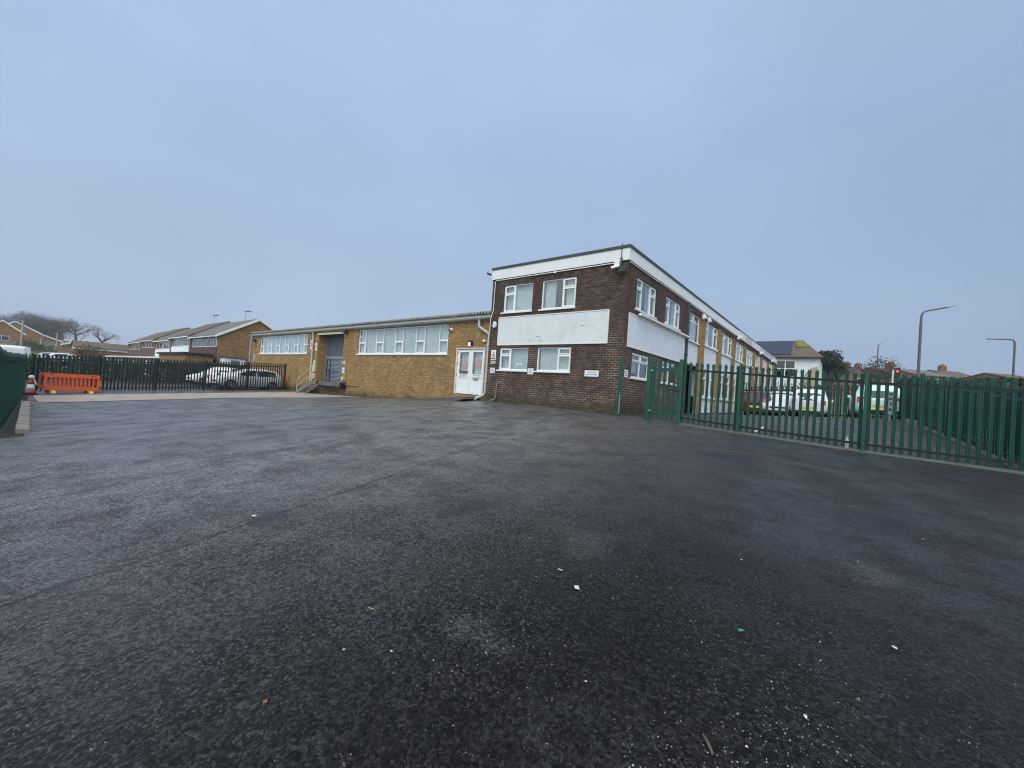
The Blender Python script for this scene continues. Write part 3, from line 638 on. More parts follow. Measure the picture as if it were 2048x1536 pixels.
for u, z in [(-.8,2.85),(-.85,2.05),(-2.7,2.85),(-2.45,2.1),(-2.42,2.2),(-4.4,2.1),(-5.4,2.9)]: mb.fbox(FG, u, u+.025, .03, .037, z, z+.03)
mb.build('screw_head', MT['galv'], bt)
board('sign_board', FR, .28, 6.67, 1.79, 2.99, MT['bluepanel'], 'long plain pale blue-grey board on the side wall under a white tube light')
tl = thing('tube_light', 'long white tubular sign light above the pale board on the side wall', 'light', FR.P(3.9, 0, 3.03))
MB().tube([FR.P(.9, .17, 3.03), FR.P(6.75, .17, 3.03)], .055, 10).build('tube', MT['upvc'], tl)
mb = MB()
for u in (1.1, 3.8, 6.5): mb.bar(FR.P(u, 0, 3.06), FR.P(u, .17, 3.06), .04, .03)
mb.build('bracket', MT['white'], tl)
# roof-edge lettering board on the far part of the side
lb = thing('fascia_sign', 'white fascia sign with faded red letters and smaller blue lettering along the roof edge', 'sign', FR.P(28.3, 0, 4.69))
MB().fbox(FR, 18.3, LEN-.02, .043, .075, 4.69, ZT-.102).build('panel', MT['bluepanel'], lb)
text_mesh('lettering', 'ANGEL', .56, MT['redletter'], lb, FR, 22.2, .076, 4.94, sx=1.5, bold=.012)
text_mesh('lettering', 'NEW & USED CATERING', .33, MT['blueletter'], lb, FR, 31.5, .076, 5.01, sx=2.0, bold=.008)
MB().fbox(FR, 27.2, 36.2, .075, .078, 4.76, 4.80).build('underline', MT['blueletter'], lb)

def sign_lines(t, F, u0, u1, z0, z1, n, mat, d, seed=1):
    rr = random.Random(seed); mb = MB(); h = (z1-z0)/(n*1.0)
    for k in range(n):
        z = z1-h*(k+.5); L = (u1-u0)*rr.uniform(.55, .95); u = (u0+u1)/2-L/2; e = u+L
        while u < e:
            w = rr.uniform(.018, .06); mb.fbox(F, u, min(u+w, e), d, d+.002, z-h*.24, z+h*.24); u += w+rr.uniform(.008, .016)
    return mb.build('lettering', mat, t)
def notice(F, u0, u1, z0, z1, label, lines=3, mat='signwhite', ink='inkblue', name='notice', seed=1):
    t = thing(name, label, 'sign', F.P((u0+u1)/2, 0, z0))
    MB().fbox(F, u0, u1, .002, .012, z0, z1).build('panel', MT[mat], t)
    sign_lines(t, F, u0+.02, u1-.02, z0+.03, z1-.03, lines, MT[ink], .012, seed); return t
notice(FG, -6.06, -5.80, .68, .90, 'white notice with grey lettering beside the lower left window, below the warning sign', 4, ink='ink', seed=2)
notice(FG, -4.02, -3.74, .68, .92, 'white notice between the two lower gable windows', 3, seed=3)
notice(FG, -1.42, -.86, .68, .90, 'wide white notice alone on brown brick right of the gable windows', 2, seed=4)
notice(FR, .24, .52, .72, .98, 'small white notice round the corner beside the green gate post', 3, seed=5)
ws = thing('warning_sign', 'white warning sign with a yellow triangle on the brown brick by the downpipe', 'sign', FG.P(-5.93, 0, 1.22))
MB().fbox(FG, -6.07, -5.79, .002, .012, 1.24, 1.68).build('panel', MT['signwhite'], ws)
mb = MB(); mb.prism([FG.P(-6.045,.012,1.36), FG.P(-5.815,.012,1.36), FG.P(-5.93,.012,1.62)], (0,-.002,0), 0); mb.build('triangle_border', MT['ink'], ws)
mb = MB(); mb.prism([FG.P(-6.015,.0145,1.378), FG.P(-5.845,.0145,1.378), FG.P(-5.93,.0145,1.575)], (0,-.002,0), 0); mb.build('triangle', MT['signyellow'], ws)
mb = MB(); mb.prism([FG.P(-5.925,.017,1.53), FG.P(-5.955,.017,1.455), FG.P(-5.925,.017,1.46), FG.P(-5.94,.017,1.39), FG.P(-5.90,.017,1.475), FG.P(-5.93,.017,1.47)], (0,-.001,0)); mb.build('bolt_symbol', MT['ink'], ws)
MB().fbox(FG, -6.05, -5.81, .012, .014, 1.28, 1.325).build('caption_bar', MT['ink'], ws)
notice(FG, -6.06, -5.79, 1.08, 1.20, 'small pale pink sign directly under the yellow triangle sign', 1, 'signpink', 'ink', seed=6)
wst = thing('window_sticker', 'small white sticker on the glass of the lower left gable window', 'sticker', FG.P(-4.55, -.07, 1.05))
MB().fbox(FG, -4.68, -4.42, -.079, -.074, 1.05, 1.125).build('label_card', MT['signwhite'], wst); sign_lines(wst, FG, -4.65, -4.45, 1.06, 1.115, 1, MT['ink'], -.074, 9)
# alarm box (hexagonal), camera, floodlights, conduit, aerial, pipes
ab = thing('alarm_box', 'white six-sided alarm box on the brick left of the blank board', 'alarm', FG.P(-5.95, 0, 2.64))
hexp = [FG.P(-5.95+.12*math.cos(R(a))*.85, .002, 2.77+.15*math.sin(R(a))) for a in (30, 90, 150, 210, 270, 330)]
MB().prism(hexp, (0, -.09, 0)).build('cover', MT['upvc'], ab, bevel=.012); MB().fbox(FG, -5.98, -5.92, .092, .097, 2.74, 2.80).build('badge', MT['galv'], ab)
cc = thing('security_camera', 'white bullet camera under the fascia near the front corner', 'camera', FG.P(-.42, 0, 4.45))
MB().fbox(FG, -.50, -.30, .002, .09, 4.58, 4.74).build('junction_box', MT['white'], cc)
MB().tube([FG.P(-.36,.09,4.60), FG.P(-.40,.16,4.52)], .018, 6).build('bracket', MT['white'], cc)
MB().tube([FG.P(-.30,.12,4.55), FG.P(-.52,.26,4.47)], .05, 10).build('housing', MT['upvc'], cc); MB().tube([FG.P(-.522,.262,4.469), FG.P(-.535,.27,4.464)], .04, 10).build('lens', MT['black'], cc)
fl = thing('floodlight', 'black floodlight under the fascia at the front corner beside the bullet camera', 'floodlight', FG.P(-.12, 0, 4.3))
mb = MB(); mb.hexa([FG.P(-.26,.10,4.36),FG.P(-.02,.10,4.36),FG.P(-.02,.26,4.30),FG.P(-.26,.26,4.30),FG.P(-.26,.14,4.54),FG.P(-.02,.14,4.54),FG.P(-.02,.20,4.52),FG.P(-.26,.20,4.52)]); mb.build('lamp_head', MT['black'], fl, bevel=.01)
MB().bar(FG.P(-.14,.0,4.50), FG.P(-.14,.15,4.50), .05, .03).build('bracket', MT['black'], fl)
MB().fbox(FG, -.25, -.03, .265, .27, 4.315, 4.35).build('lens', MT['carglass'], fl)
ae = thing('aerial', 'thin dark aerial rod standing up past the front roof edge near the corner', 'aerial', FG.P(-.25, .06, 4.6))
MB().tube([FG.P(-.25,.055,4.56), FG.P(-.25,.055,5.36)], .016, 6).build('rod', MT['darkpipe'], ae); MB().fbox(FG, -.30, -.20, .0405, .065, 4.80, 4.84).build('clamp', MT['darkpipe'], ae)
cn = thing('cable_conduit', 'white cable run under the front fascia and down the left edge of the gable', 'conduit', FG.P(-3, 0, 3.0))
mb = MB(); mb.tube([FG.P(-.5,.03,4.70), FG.P(-3.0,.03,4.70), FG.P(-6.02,.03,4.70), FG.P(-6.08,.03,4.66), FG.P(-6.10,.03,3.4), FG.P(-6.22,.03,3.05), FG.P(-6.23,.03,2.4)], .022, 6); mb.build('conduit_run', MT['conduit'], cn)
MB().fbox(FG, -3.06, -2.94, .006, .05, 4.66, 4.735).build('junction_box', MT['conduit'], cn)
cn2 = thing('cable_conduit', 'thin pale cable run under the side fascia from the front corner', 'conduit', FR.P(5, 0, 4.66))
mb = MB(); mb.tube([FR.P(.05,.03,4.695), FR.P(17.6,.03,4.695)], .018, 6); mb.build('conduit_run', MT['conduit'], cn2); MB().fbox(FR, 2.6, 2.7, .004, .045, 4.66, 4.73).build('junction_box', MT['conduit'], cn2)
cl = thing('security_camera', 'small dark camera on the left end of the white fascia', 'camera', (XL-.04, 0, 4.98))
MB().tube([(XL-.04,.0,5.0), (XL-.15,-.06,5.02)], .018, 6).build('bracket', MT['white'], cl); MB().tube([(XL-.12,-.02,5.0), (XL-.26,-.16,5.06)], .045, 8).build('housing', MT['black'], cl)
for i, (u, lab) in enumerate([(9.45, 'twin floodlight pair on the first yellow pier of the side wall'), (17.4, 'white floodlight at the start of the lettered fascia'), (26.5, 'white lamp under the far fascia lettering'), (33.2, 'lamp on an arm near the far end of the fascia')]):
    t = thing('floodlight', lab, 'floodlight', FR.P(u, 0, 4.3))
    if i == 0:
        mb = MB(); mb.bar(FR.P(u-.2,.05,4.42), FR.P(u+.75,.12,4.42), .05, .05); mb.build('bracket', MT['black'], t)
        for du in (-.25, .75):
            mb = MB(); mb.hexa([FR.P(u+du-.13,.10,4.30),FR.P(u+du+.13,.10,4.30),FR.P(u+du+.13,.30,4.36),FR.P(u+du-.13,.30,4.36),FR.P(u+du-.13,.10,4.56),FR.P(u+du+.13,.10,4.56),FR.P(u+du+.13,.18,4.58),FR.P(u+du-.13,.18,4.58)])
            mb.build('lamp_head', MT['upvc'], t, bevel=.012)
    else:
        MB().bar(FR.P(u,.04,4.6), FR.P(u,.34,4.62), .05, .05).build('bracket', MT['black'], t)
        mb = MB(); mb.hexa([FR.P(u-.2,.2,4.40),FR.P(u+.2,.2,4.40),FR.P(u+.2,.5,4.46),FR.P(u-.2,.5,4.46),FR.P(u-.2,.24,4.62),FR.P(u+.2,.24,4.62),FR.P(u+.2,.44,4.64),FR.P(u-.2,.44,4.64)]); mb.build('lamp_head', MT['upvc'], t, bevel=.015)
dp = thing('downpipe', 'dark grey square downpipe on the side wall between the pale board and the entrance bay', 'downpipe', FR.P(6.86, 0, -.6))
MB().fbox(FR, 6.80, 6.92, .004, .12, -.56, 4.70).build('pipe', MT['darkpipe'], dp)
[MB().fbox(FR, 6.78, 6.94, .004, .14, z, z+.06).build('clip', MT['darkpipe'], dp) for z in (.4, 2.2, 3.9)]
bp_ = thing('waste_pipe', 'short rusty brown pipe leaving the brown wall and bending to the ground', 'pipe', FG.P(-5.5, 0, -.55))
MB().tube([FG.P(-5.45,-.02,.27), FG.P(-5.5,.08,.27), FG.P(-5.54,.10,.2), FG.P(-5.56,.10,-.38), FG.P(-5.62,.13,-.47), FG.P(-5.76,.2,-.52)], .035, 8).build('pipe', MT['brownpipe'], bp_)
MB().tube([FG.P(-5.70,.17,-.49), FG.P(-5.78,.21,-.53)], .05, 8).build('shoe', MT['brownpipe'], bp_)

# ------------------------------------------------------------------ yellow brick warehouse
YW = .25; FY = Frame((0, YW, 0), (1, 0, 0), (0, -1, 0)); WX0, WX1 = -34.35, XL+.006
ware = thing('warehouse', 'long single-storey yellow brick warehouse with strip windows, loading bay and corrugated roof', 'warehouse', ((WX0+WX1)/2, 12, -1.2))
bigwin = (-17.26,-9.19,1.55,3.01); lefwin = (-32.54,-23.97,1.60,3.0); dock = (-22.35,-19.0,-.28,2.86); dor = (-8.5,-6.66,-.36,1.77)
mb = MB(); wall(mb, FY, WX0, WX1, -2.2, 3.16, [(h[0],h[1],h[2]-(.07 if h[2] > 1 else 0),h[3]) for h in (bigwin, lefwin, dock, dor)], .14)
mb.build('front_wall', MT['yellow'], ware, False)
mb = MB(); mb.box(WX0+.004, WX0+.2, YW+.003, 24, -2.4, 3.16); mb.box(WX0+.2, WX1-.02, 23.8, 24, -2.2, 3.16); mb.build('rear_wall', MT['yellow'], ware)
mb = MB(); mb.box(WX0+.25, WX1-.25, YW+3.2, YW+3.3, -1.2, 3.1); mb.box(WX0+.25, -22.6, YW+.2, 23, -.4, -.3); mb.box(-18.8, WX1-.25, YW+.2, 23, -.45, -.37); mb.build('inner_floor', MT['interior'], ware)
def strip(n, first_narrow=True, frac=.62):
    # alternating narrow (split, opening below) and wide fixed lights
    k = []; w = 1.0; tot = 0
    for i in range(n): w = 1.0 if i % 2 else frac; k.append(w); tot += w
    out_ = []; u = 0
    for i, w in enumerate(k):
        a, b = u/tot, min(1, (u+w)/tot); u += w
        if abs(b-1) < 1e-6: b = 1
        if i % 2 == 0: out_ += [(a, b, 0, .47, 1), (a, b, .47, 1, 0)]
        else: out_.append((a, b, 0, 1, 0))
    return out_
window(ware, FY, *bigwin[:2], *bigwin[2:], strip(9), sill=.075, curtain='blind', back=.12, pleat=.35)
window(ware, FY, *lefwin[:2], *lefwin[2:], strip(11), sill=.075, curtain='blind', back=.12, pleat=.35)
# corrugated roof
def corrugated():
    mb = MB(); pitch = .19; y0, yr = YW-.17, 12.0; z0, zr = 3.385, 4.9; n = int((WX1-WX0+.1)/pitch*6); vs = []
    for k in range(n+1):
        x = WX0-.1+(WX1-WX0+.1)*k/n; w = .062*math.sin(2*math.pi*(x/pitch))
        for (y, z) in ((y0, z0), (yr, zr), (24.1, 3.3)): vs.append((x, y, z+w))
        for (y, z) in ((y0, z0), (yr, zr), (24.1, 3.3)): vs.append((x, y, z+w-.02))
    fs = []
    for k in range(n):
        a, b = 6*k, 6*k+6
        fs += [(a, b, b+1, a+1), (a+1, b+1, b+2, a+2), (a+3, a+4, b+4, b+3), (a+4, a+5, b+5, b+4), (a, a+3, b+3, b)]
    mb.add(vs, fs, 0, True); return mb.build('roof', MT['roofsheet'], ware, False)
corrugated()
mb = MB()                                                            # half-round gutter
gy, gzr, gr = YW-.13, 3.20, .125; prof = [(gy+gr*math.cos(R(a)), gzr+gr*math.sin(R(a))) for a in range(180, 361, 20)]; prof += [(y*0+gy+(gr-.012)*math.cos(R(a)), gzr+(gr-.012)*math.sin(R(a))) for a, y in [(a, 0) for a in range(360, 179, -20)]]
mb.prism([(WX0-.12, y, z) for y, z in prof], (WX1-WX0+.1, 0, 0)); mb.prism([(WX0-.13, gy+gr*math.cos(R(a)), gzr+gr*math.sin(R(a))) for a in range(180, 361, 20)], (.02, 0, 0)); mb.build('gutter', MT['gutter'], ware)
MB().box(WX0, WX1, YW-.035, YW-.003, 3.05, 3.31).build('eaves_board', MT['gutter'], ware)
def pipe(pts, label, r=.055, clips=()):
    t = thing('downpipe', label, 'downpipe', pts[-1]); MB().tube(pts, r, 10).build('pipe', MT['gutter'], t)
    for x, y, z in clips: MB().box(x-.08, x+.08, y-.07, YW-.003, z-.03, z+.03).build('clip', MT['gutter'], t)
    return t
pipe([(-22.98,gy,3.1), (-22.98,YW-.09,2.9), (-22.98,YW-.09,-.35)], 'pale grey downpipe left of the loading bay, behind the steel steps', .06, [(-22.98,YW-.09,z) for z in (2.2,.9)])
pipe([(-34.2,gy,3.1), (-34.2,gy,2.85), (-34.42,YW-.09,2.55), (-34.42,YW-.09,-1.2)], 'pale downpipe at the far left end of the warehouse, with a bend under the gutter', .06, [(-34.4,YW-.09,1.4)])
pipe([(-7.05,gy,3.1), (-7.05,gy,2.86), (-7.0,gy,2.74), (-6.5,YW-.09,2.46), (-6.42,YW-.09,2.38), (-6.42,YW-.09,-.2), (-6.5,YW-.14,-.33), (-6.72,YW-.34,-.46), (-6.74,YW-.36,-.54)], 'pale downpipe in the corner between warehouse and office, with swan neck and kicked-out shoe', .062, [(-6.42,YW-.09,z) for z in (1.9,.3)])
# double doors
dd = thing('double_door', 'white double entrance doors with upper glass and red printed notices', 'door', FY.P(-7.58, 0, -.36))
fr = MB(); a, b, c, d = dor; fr.fbox(FY, a-.02, a+.05, -.12, .03, c, d).fbox(FY, b-.05, b+.02, -.12, .03, c, d).fbox(FY, a-.02, b+.02, -.12, .028, d, d+.05); fr.build('frame', MT['cream'], dd)
mid = (a+b)/2
for k, (p, q) in enumerate([(a+.055, mid-.006), (mid+.006, b-.055)]):
    lf = MB(); s_ = .13; zz = c+.03
    lf.fbox(FY, p, p+s_, -.09, -.03, zz, d-.02).fbox(FY, q-s_, q, -.09, -.03, zz, d-.02)
    lf.fbox(FY, p+s_, q-s_, -.09, -.03, d-.02-s_, d-.02).fbox(FY, p+s_, q-s_, -.09, -.03, zz, zz+.17).fbox(FY, p+s_, q-s_, -.09, -.03, .42, .60)
    leaf = lf.build('door_leaf', MT['upvc'], dd)
    MB().fbox(FY, p+s_+.002, q-s_-.002, -.075, -.055, zz+.172, .418).build('lower_panel', MT['upvc'], leaf)
    MB().fbox(FY, p+s_-.004, q-s_+.004, -.066, -.058, .596, d-.02-s_+.004).build('pane', MT['glass'], leaf)
    MB().fbox(FY, p+s_, q-s_, -.2, -.19, .75 if k == 0 else .62, d-.16).build('paper_backing', MT['blind'], leaf)
    rr = random.Random(3+k); mb = MB()
    for i in range(5 if k == 0 else 4):
        z = 1.27-i*.105; u = p+s_+.05+rr.uniform(0, .04); e = q-s_-.05
        while u < e-.03:
            w = rr.uniform(.035, .12); mb.fbox(FY, u, min(u+w, e), -.056, -.054, z-.027, z+.027); u += w+.018
    mb.build('red_notice', MT['inkred'], leaf)
    MB().fbox(FY, (p+q)/2-.05, (p+q)/2+.05, -.056, -.054, 1.385, 1.42).build('door_number', MT['ink'], leaf)
    text_mesh('lettering', 'STAFF ONLY', .085, MT['ink'], leaf, FY, (p+q)/2, -.029, .535, sx=1.0)
    MB().fbox(FY, p+s_, q-s_, -.029, -.027, .455, .467).build('ruled_line', MT['ink'], leaf)
    if k == 0:
        MB().bar(FY.P(q-.05,-.03,.78), FY.P(q-.05,.03,.78), .03, .03).bar(FY.P(q-.05,.03,.78), FY.P(q-.22,.035,.775), .025, .025).build('handle', MT['upvc'], leaf)
    else:
        MB().fbox(FY, p+.22, p+.55, -.03, -.02, .34, .405).build('letter_slot', MT['galv'], leaf)
    mb = MB()
    for z in (0, .55, 1.1, 1.6):
        u = p+.01 if k == 0 else q-.01; mb.tube([FY.P(u,-.02,z-.05), FY.P(u,-.02,z+.05)], .018, 6)
    mb.build('hinge', MT['galv'], leaf)
ramp_ = MB()
ramp_.hexa([(-10.6,-.75,-1.4),(-6.75,-.75,-.52),(-6.75,YW-.004,-.52),(-10.6,YW-.004,-1.4),(-10.6,-.75,-.76),(-6.75,-.75,-.43),(-6.75,YW-.004,-.38),(-10.6,YW-.004,-.72)])
single(ramp_, 'door_ramp', MT['strip'], 'low sloping concrete ramp in front of the white double doors', 'ramp')
# loading bay
lbm = MB(); a, b, c, d = dock; dep = .62
lbm.box(a-.15, a-.004, YW+.14, YW+dep+.2, c-.3, 3.0); lbm.box(b+.004, b+.15, YW+.14, YW+dep+.2, c-.3, 3.0); lbm.build('bay_side_wall', MT['yellow'], ware)
MB().box(a, b, YW+.14, YW+dep, d+.004, d+.1).build('bay_ceiling', MT['interior'], ware)
MB().box(a-.1, b+.1, YW-.05, YW-.004, d-.01, d+.12).build('bay_lintel', MT['cream'], ware)
sh = MB(); zz = c
while zz < 1.25:                                                       # interlocking slats
    sh.add([(a+.1,YW+dep,zz),(b-.1,YW+dep,zz),(b-.1,YW+dep-.028,zz+.03),(a+.1,YW+dep-.028,zz+.03),(a+.1,YW+dep-.028,zz+.06),(b-.1,YW+dep-.028,zz+.06),(b-.1,YW+dep,zz+.088),(a+.1,YW+dep,zz+.088)], [(0,1,2,3),(3,2,5,4),(4,5,6,7)]); zz += .09
shut = thing('roller_shutter', 'grey roller shutter with dark upper panel in the loading bay', 'shutter', ((a+b)/2, YW+dep, c))
sh.build('slats', MT['shutter'], shut, False); MB().box(a+.1, b-.1, YW+dep-.03, YW+dep+.02, 1.46, d).build('upper_panel', MT['shutter_dark'], shut)
MB().box(a+.1, b-.1, YW+dep-.05, YW+dep+.02, 1.255, 1.455).build('header_rail', MT['shutter'], shut); MB().box(a+.02, a+.16, YW+dep-.1, YW+dep-.002, c, d).build('guide_rail', MT['galv'], shut)
MB().box(b-.16, b-.02, YW+dep-.1, YW+dep-.002, c, d).build('guide_rail', MT['galv'], shut); MB().box(a+.1, b-.1, YW+dep-.045, YW+dep-.03, .36, .43).build('bottom_bar', MT['galv'], shut)
dk = thing('loading_dock', 'grey concrete dock slab with black rubber buffer under the roller shutter', 'dock', ((a+b)/2, YW-.3, -.62))
MB().box(-21.25, -18.42, -.12, YW-.004, -.55, -.285).build('slab', MT['dock'], dk, bevel=.01); MB().box(-18.41, -18.30, -.16, YW-.004, -.60, -.30).build('buffer', MT['rubber'], dk); MB().box(-21.2, -18.3, -.06, YW-.004, -.66, -.553).build('support', MT['rubber'], dk)
MB().box(a+.02, b-.02, YW+.0, YW+dep, -.50, -.29).build('threshold', MT['dock'], dk)
bg_ = thing('barrier_gate', 'black tubular safety gate standing in the loading bay opening', 'gate', (-21.4, YW+.2, -.28))
mb = MB(); r_ = .03; P_ = [(-21.75,YW+.42,-.22),(-21.75,YW+.42,1.1),(-21.65,YW+.40,1.2),(-20.95,YW+.2,1.2),(-20.85,YW+.18,1.1),(-20.85,YW+.18,-.22),(-21.75,YW+.42,-.22)]
mb.tube(P_, r_, 6); MB().tube([(-21.75,YW+.42,.47),(-20.85,YW+.18,.47)], .045, 6).build('mid_rail', MT['black'], bg_); mb.build('frame', MT['black'], bg_)
st = thing('steel_steps', 'galvanised steel steps with open treads rising to the loading dock', 'steps', (-22.4, -.2, -1.22))
N_ = 5; top = (-21.26, -.29); bot = (-23.25, -1.2)
tr_ = MB(); [tr_.box(top[0]+(bot[0]-top[0])*k/N_-.30, top[0]+(bot[0]-top[0])*k/N_, -.52, .14, top[1]+(bot[1]-top[1])*(k+.5)/N_-.02, top[1]+(bot[1]-top[1])*(k+.5)/N_+.02) for k in range(N_)]; tr_.build('tread', MT['galv'], st)
for y in (-.545, .165): MB().bar((top[0],y,top[1]-.1), (bot[0]-.1,y,bot[1]+.05), .04, .22).build('stringer', MT['galv'], st)
hr = MB()
for y in (-.55,):
    hr.tube([(bot[0]-.05,y,bot[1]), (bot[0]-.05,y,bot[1]+.95), (top[0],y,top[1]+.95), (top[0]+.15,y,top[1]+.95)], .024, 6); hr.tube([(bot[0]-.05,y,bot[1]+.48), (top[0],y,top[1]+.48)], .02, 6); hr.tube([(top[0],y,top[1]), (top[0],y,top[1]+.95)], .022, 6)
hr.build('handrail', MT['cream'], st)
def wall_box(F, u, z, w, h, d, mat, label, name='wall_box', cat='box', mark=None):
    t = thing(name, label, cat, F.P(u, 0, z)); MB().fbox(F, u-w/2, u+w/2, .002, d, z-h/2, z+h/2).build('cover', MT[mat], t, bevel=.012 if d > .03 else 0)
    if mark: MB().fbox(F, u-w*.2, u+w*.2, d, d+.003, z-h*.28, z+h*.25).build('symbol', MT[mark], t)
    return t
wall_box(FY, -23.35, 2.2, .24, .62, .02, 'signwhite', 'tall white sign left of the loading bay downpipe', 'safety_sign', 'sign', 'ink')
wall_box(FY, -22.62, 2.05, .26, .56, .02, 'cream', 'tall cream sign between downpipe and loading bay', 'safety_sign', 'sign', 'straw')
wall_box(FY, -22.6, .95, .17, .30, .1, 'cream', 'cream switch box, upper one left of the loading bay', 'switch_box'); wall_box(FY, -22.62, .55, .24, .5, .12, 'cream', 'larger cream control box left of the loading bay, between two smaller ones', 'switch_box'); wall_box(FY, -22.62, .02, .24, .34, .1, 'cream', 'low pale box beside the steel steps', 'switch_box', 'box', 'galv')
wall_box(FY, -18.78, .98, .24, .18, .03, 'signwhite', 'small white sign just right of the shutter, highest of three', 'safety_sign', 'sign', 'ink'); wall_box(FY, -18.78, .50, .26, .36, .03, 'signwhite', 'white control panel just right of the shutter, in the middle of three', 'switch_box', 'box', 'galv'); wall_box(FY, -18.78, -.02, .15, .22, .08, 'cream', 'small cream switch just right of the shutter, lowest of three', 'switch_box')
wp = thing('valve_pipe', 'brown pipework stub on the yellow wall below the shutter controls', 'pipe', FY.P(-18.5, 0, -.2)); MB().tube([FY.P(-18.6,.02,-.1),FY.P(-18.6,.1,-.1),FY.P(-18.4,.1,-.1),FY.P(-18.4,.1,-.34),FY.P(-18.1,.06,-.4),FY.P(-16.9,.03,-.42)], .03, 6).build('pipe', MT['brownpipe'], wp); MB().tube([FY.P(-18.5,.1,-.2),FY.P(-18.5,.22,-.2)], .07, 8).build('valve', MT['brownpipe'], wp)
lv = wall_box(FY, -33.55, 1.25, .42, .55, .04, 'gutter', 'square louvred vent near the far left end of the warehouse', 'air_vent', 'vent')
mb = MB(); [mb.bar(FY.P(-33.72,.045,1.06+.06*k), FY.P(-33.38,.045,1.06+.06*k), .03, .012) for k in range(7)]; mb.build('louvre', MT['galv'], lv)
def flood(F, u, z, label, black=True):
    t = thing('floodlight', label, 'floodlight', F.P(u, 0, z)); MB().bar(F.P(u,0,z), F.P(u,.2,z), .05, .04).build('bracket', MT['black'], t)
    mb = MB(); mb.hexa([F.P(u-.16,.12,z-.14),F.P(u+.16,.12,z-.14),F.P(u+.16,.34,z-.07),F.P(u-.16,.34,z-.07),F.P(u-.16,.12,z+.08),F.P(u+.16,.12,z+.08),F.P(u+.16,.22,z+.1),F.P(u-.16,.22,z+.1)]); mb.build('lamp_head', MT['black' if black else 'upvc'], t, bevel=.01)
    MB().fbox(F, u-.12, u+.12, .30, .345, z-.13, z-.095).build('lens', MT['lampclear'], t)
flood(FY, -33.4, 2.72, 'black floodlight at the far left end of the warehouse wall'); flood(FY, -18.6, 2.93, 'black floodlight on an arm at the upper right of the loading bay')
dm = thing('dome_camera', 'white dome camera on yellow brick right of the long window', 'camera', FY.P(-8.95, 0, 2.66)); MB().tube([FY.P(-8.95,.0,2.72),FY.P(-8.95,.1,2.72)], .07, 12).build('housing', MT['upvc'], dm); MB().tube([FY.P(-9.0,.1,2.70),FY.P(-9.03,.17,2.68)], [.055,.03], 10).build('lens', MT['black'], dm)
dl = thing('door_lamp', 'lit bulkhead lamp with black hood above the white double doors', 'lamp', FY.P(-7.6, 0, 1.93)); MB().fbox(FY, -7.72, -7.48, .002, .14, 2.08, 2.13).fbox(FY, -7.52, -7.48, .002, .13, 1.9, 2.078).build('hood', MT['black'], dl); MB().fbox(FY, -7.69, -7.53, .01, .11, 1.9, 2.07).build('diffuser', MT['lampglow'], dl, bevel=.03)
wall_box(FY, -6.72, 2.12, .14, .10, .1, 'upvc', 'tiny white sensor beside the corner downpipe above the double doors', 'motion_sensor', 'sensor')

# ------------------------------------------------------------------ palisade fences
def pale_mesh(H=1.93, w=.074, flat=False):
    """one W-section pale with a splayed triple point, standing at z=0, facing -y"""
    mb = MB(); us = [-w/2, -w*.27, 0, w*.27, w/2]; ds = [0, -.016, -.004, -.016, 0]; tops = [H-.115, H-.03, H-.085, H-.03, H-.115]
    t = .004; f = []; b = []
    for u, d, z in zip(us, ds, tops):
        f += [(u, d, 0), (u, d, z-.06), (u*1.25, d-.006, z)]; b += [(u, d+t, 0), (u, d+t, z-.06), (u*1.25, d+t-.006, z)]
    n = 5; fs = []
    for i in range(n-1):
        for j in range(2):
            a = 3*i+j; c = 3*(i+1)+j
            fs.append((a, c, c+1, a+1)); fs.append((15+a, 15+a+1, 15+c+1, 15+c))
        fs.append((3*i, 15+3*i, 15+3*(i+1), 3*(i+1))); fs.append((3*i+2, 3*(i+1)+2, 15+3*(i+1)+2, 15+3*i+2))
    for i in (0, n-1):
        for j in range(2): fs.append((3*i+j, 3*i+j+1, 15+3*i+j+1, 15+3*i+j))
    mb.add(f+b, fs); return mb
PALE = {}
def pale_data(mat):
    if mat not in PALE:
        o = pale_mesh().build('pale', MT[mat]); PALE[mat] = o.data; bpy.data.objects.remove(o)
    return PALE[mat]
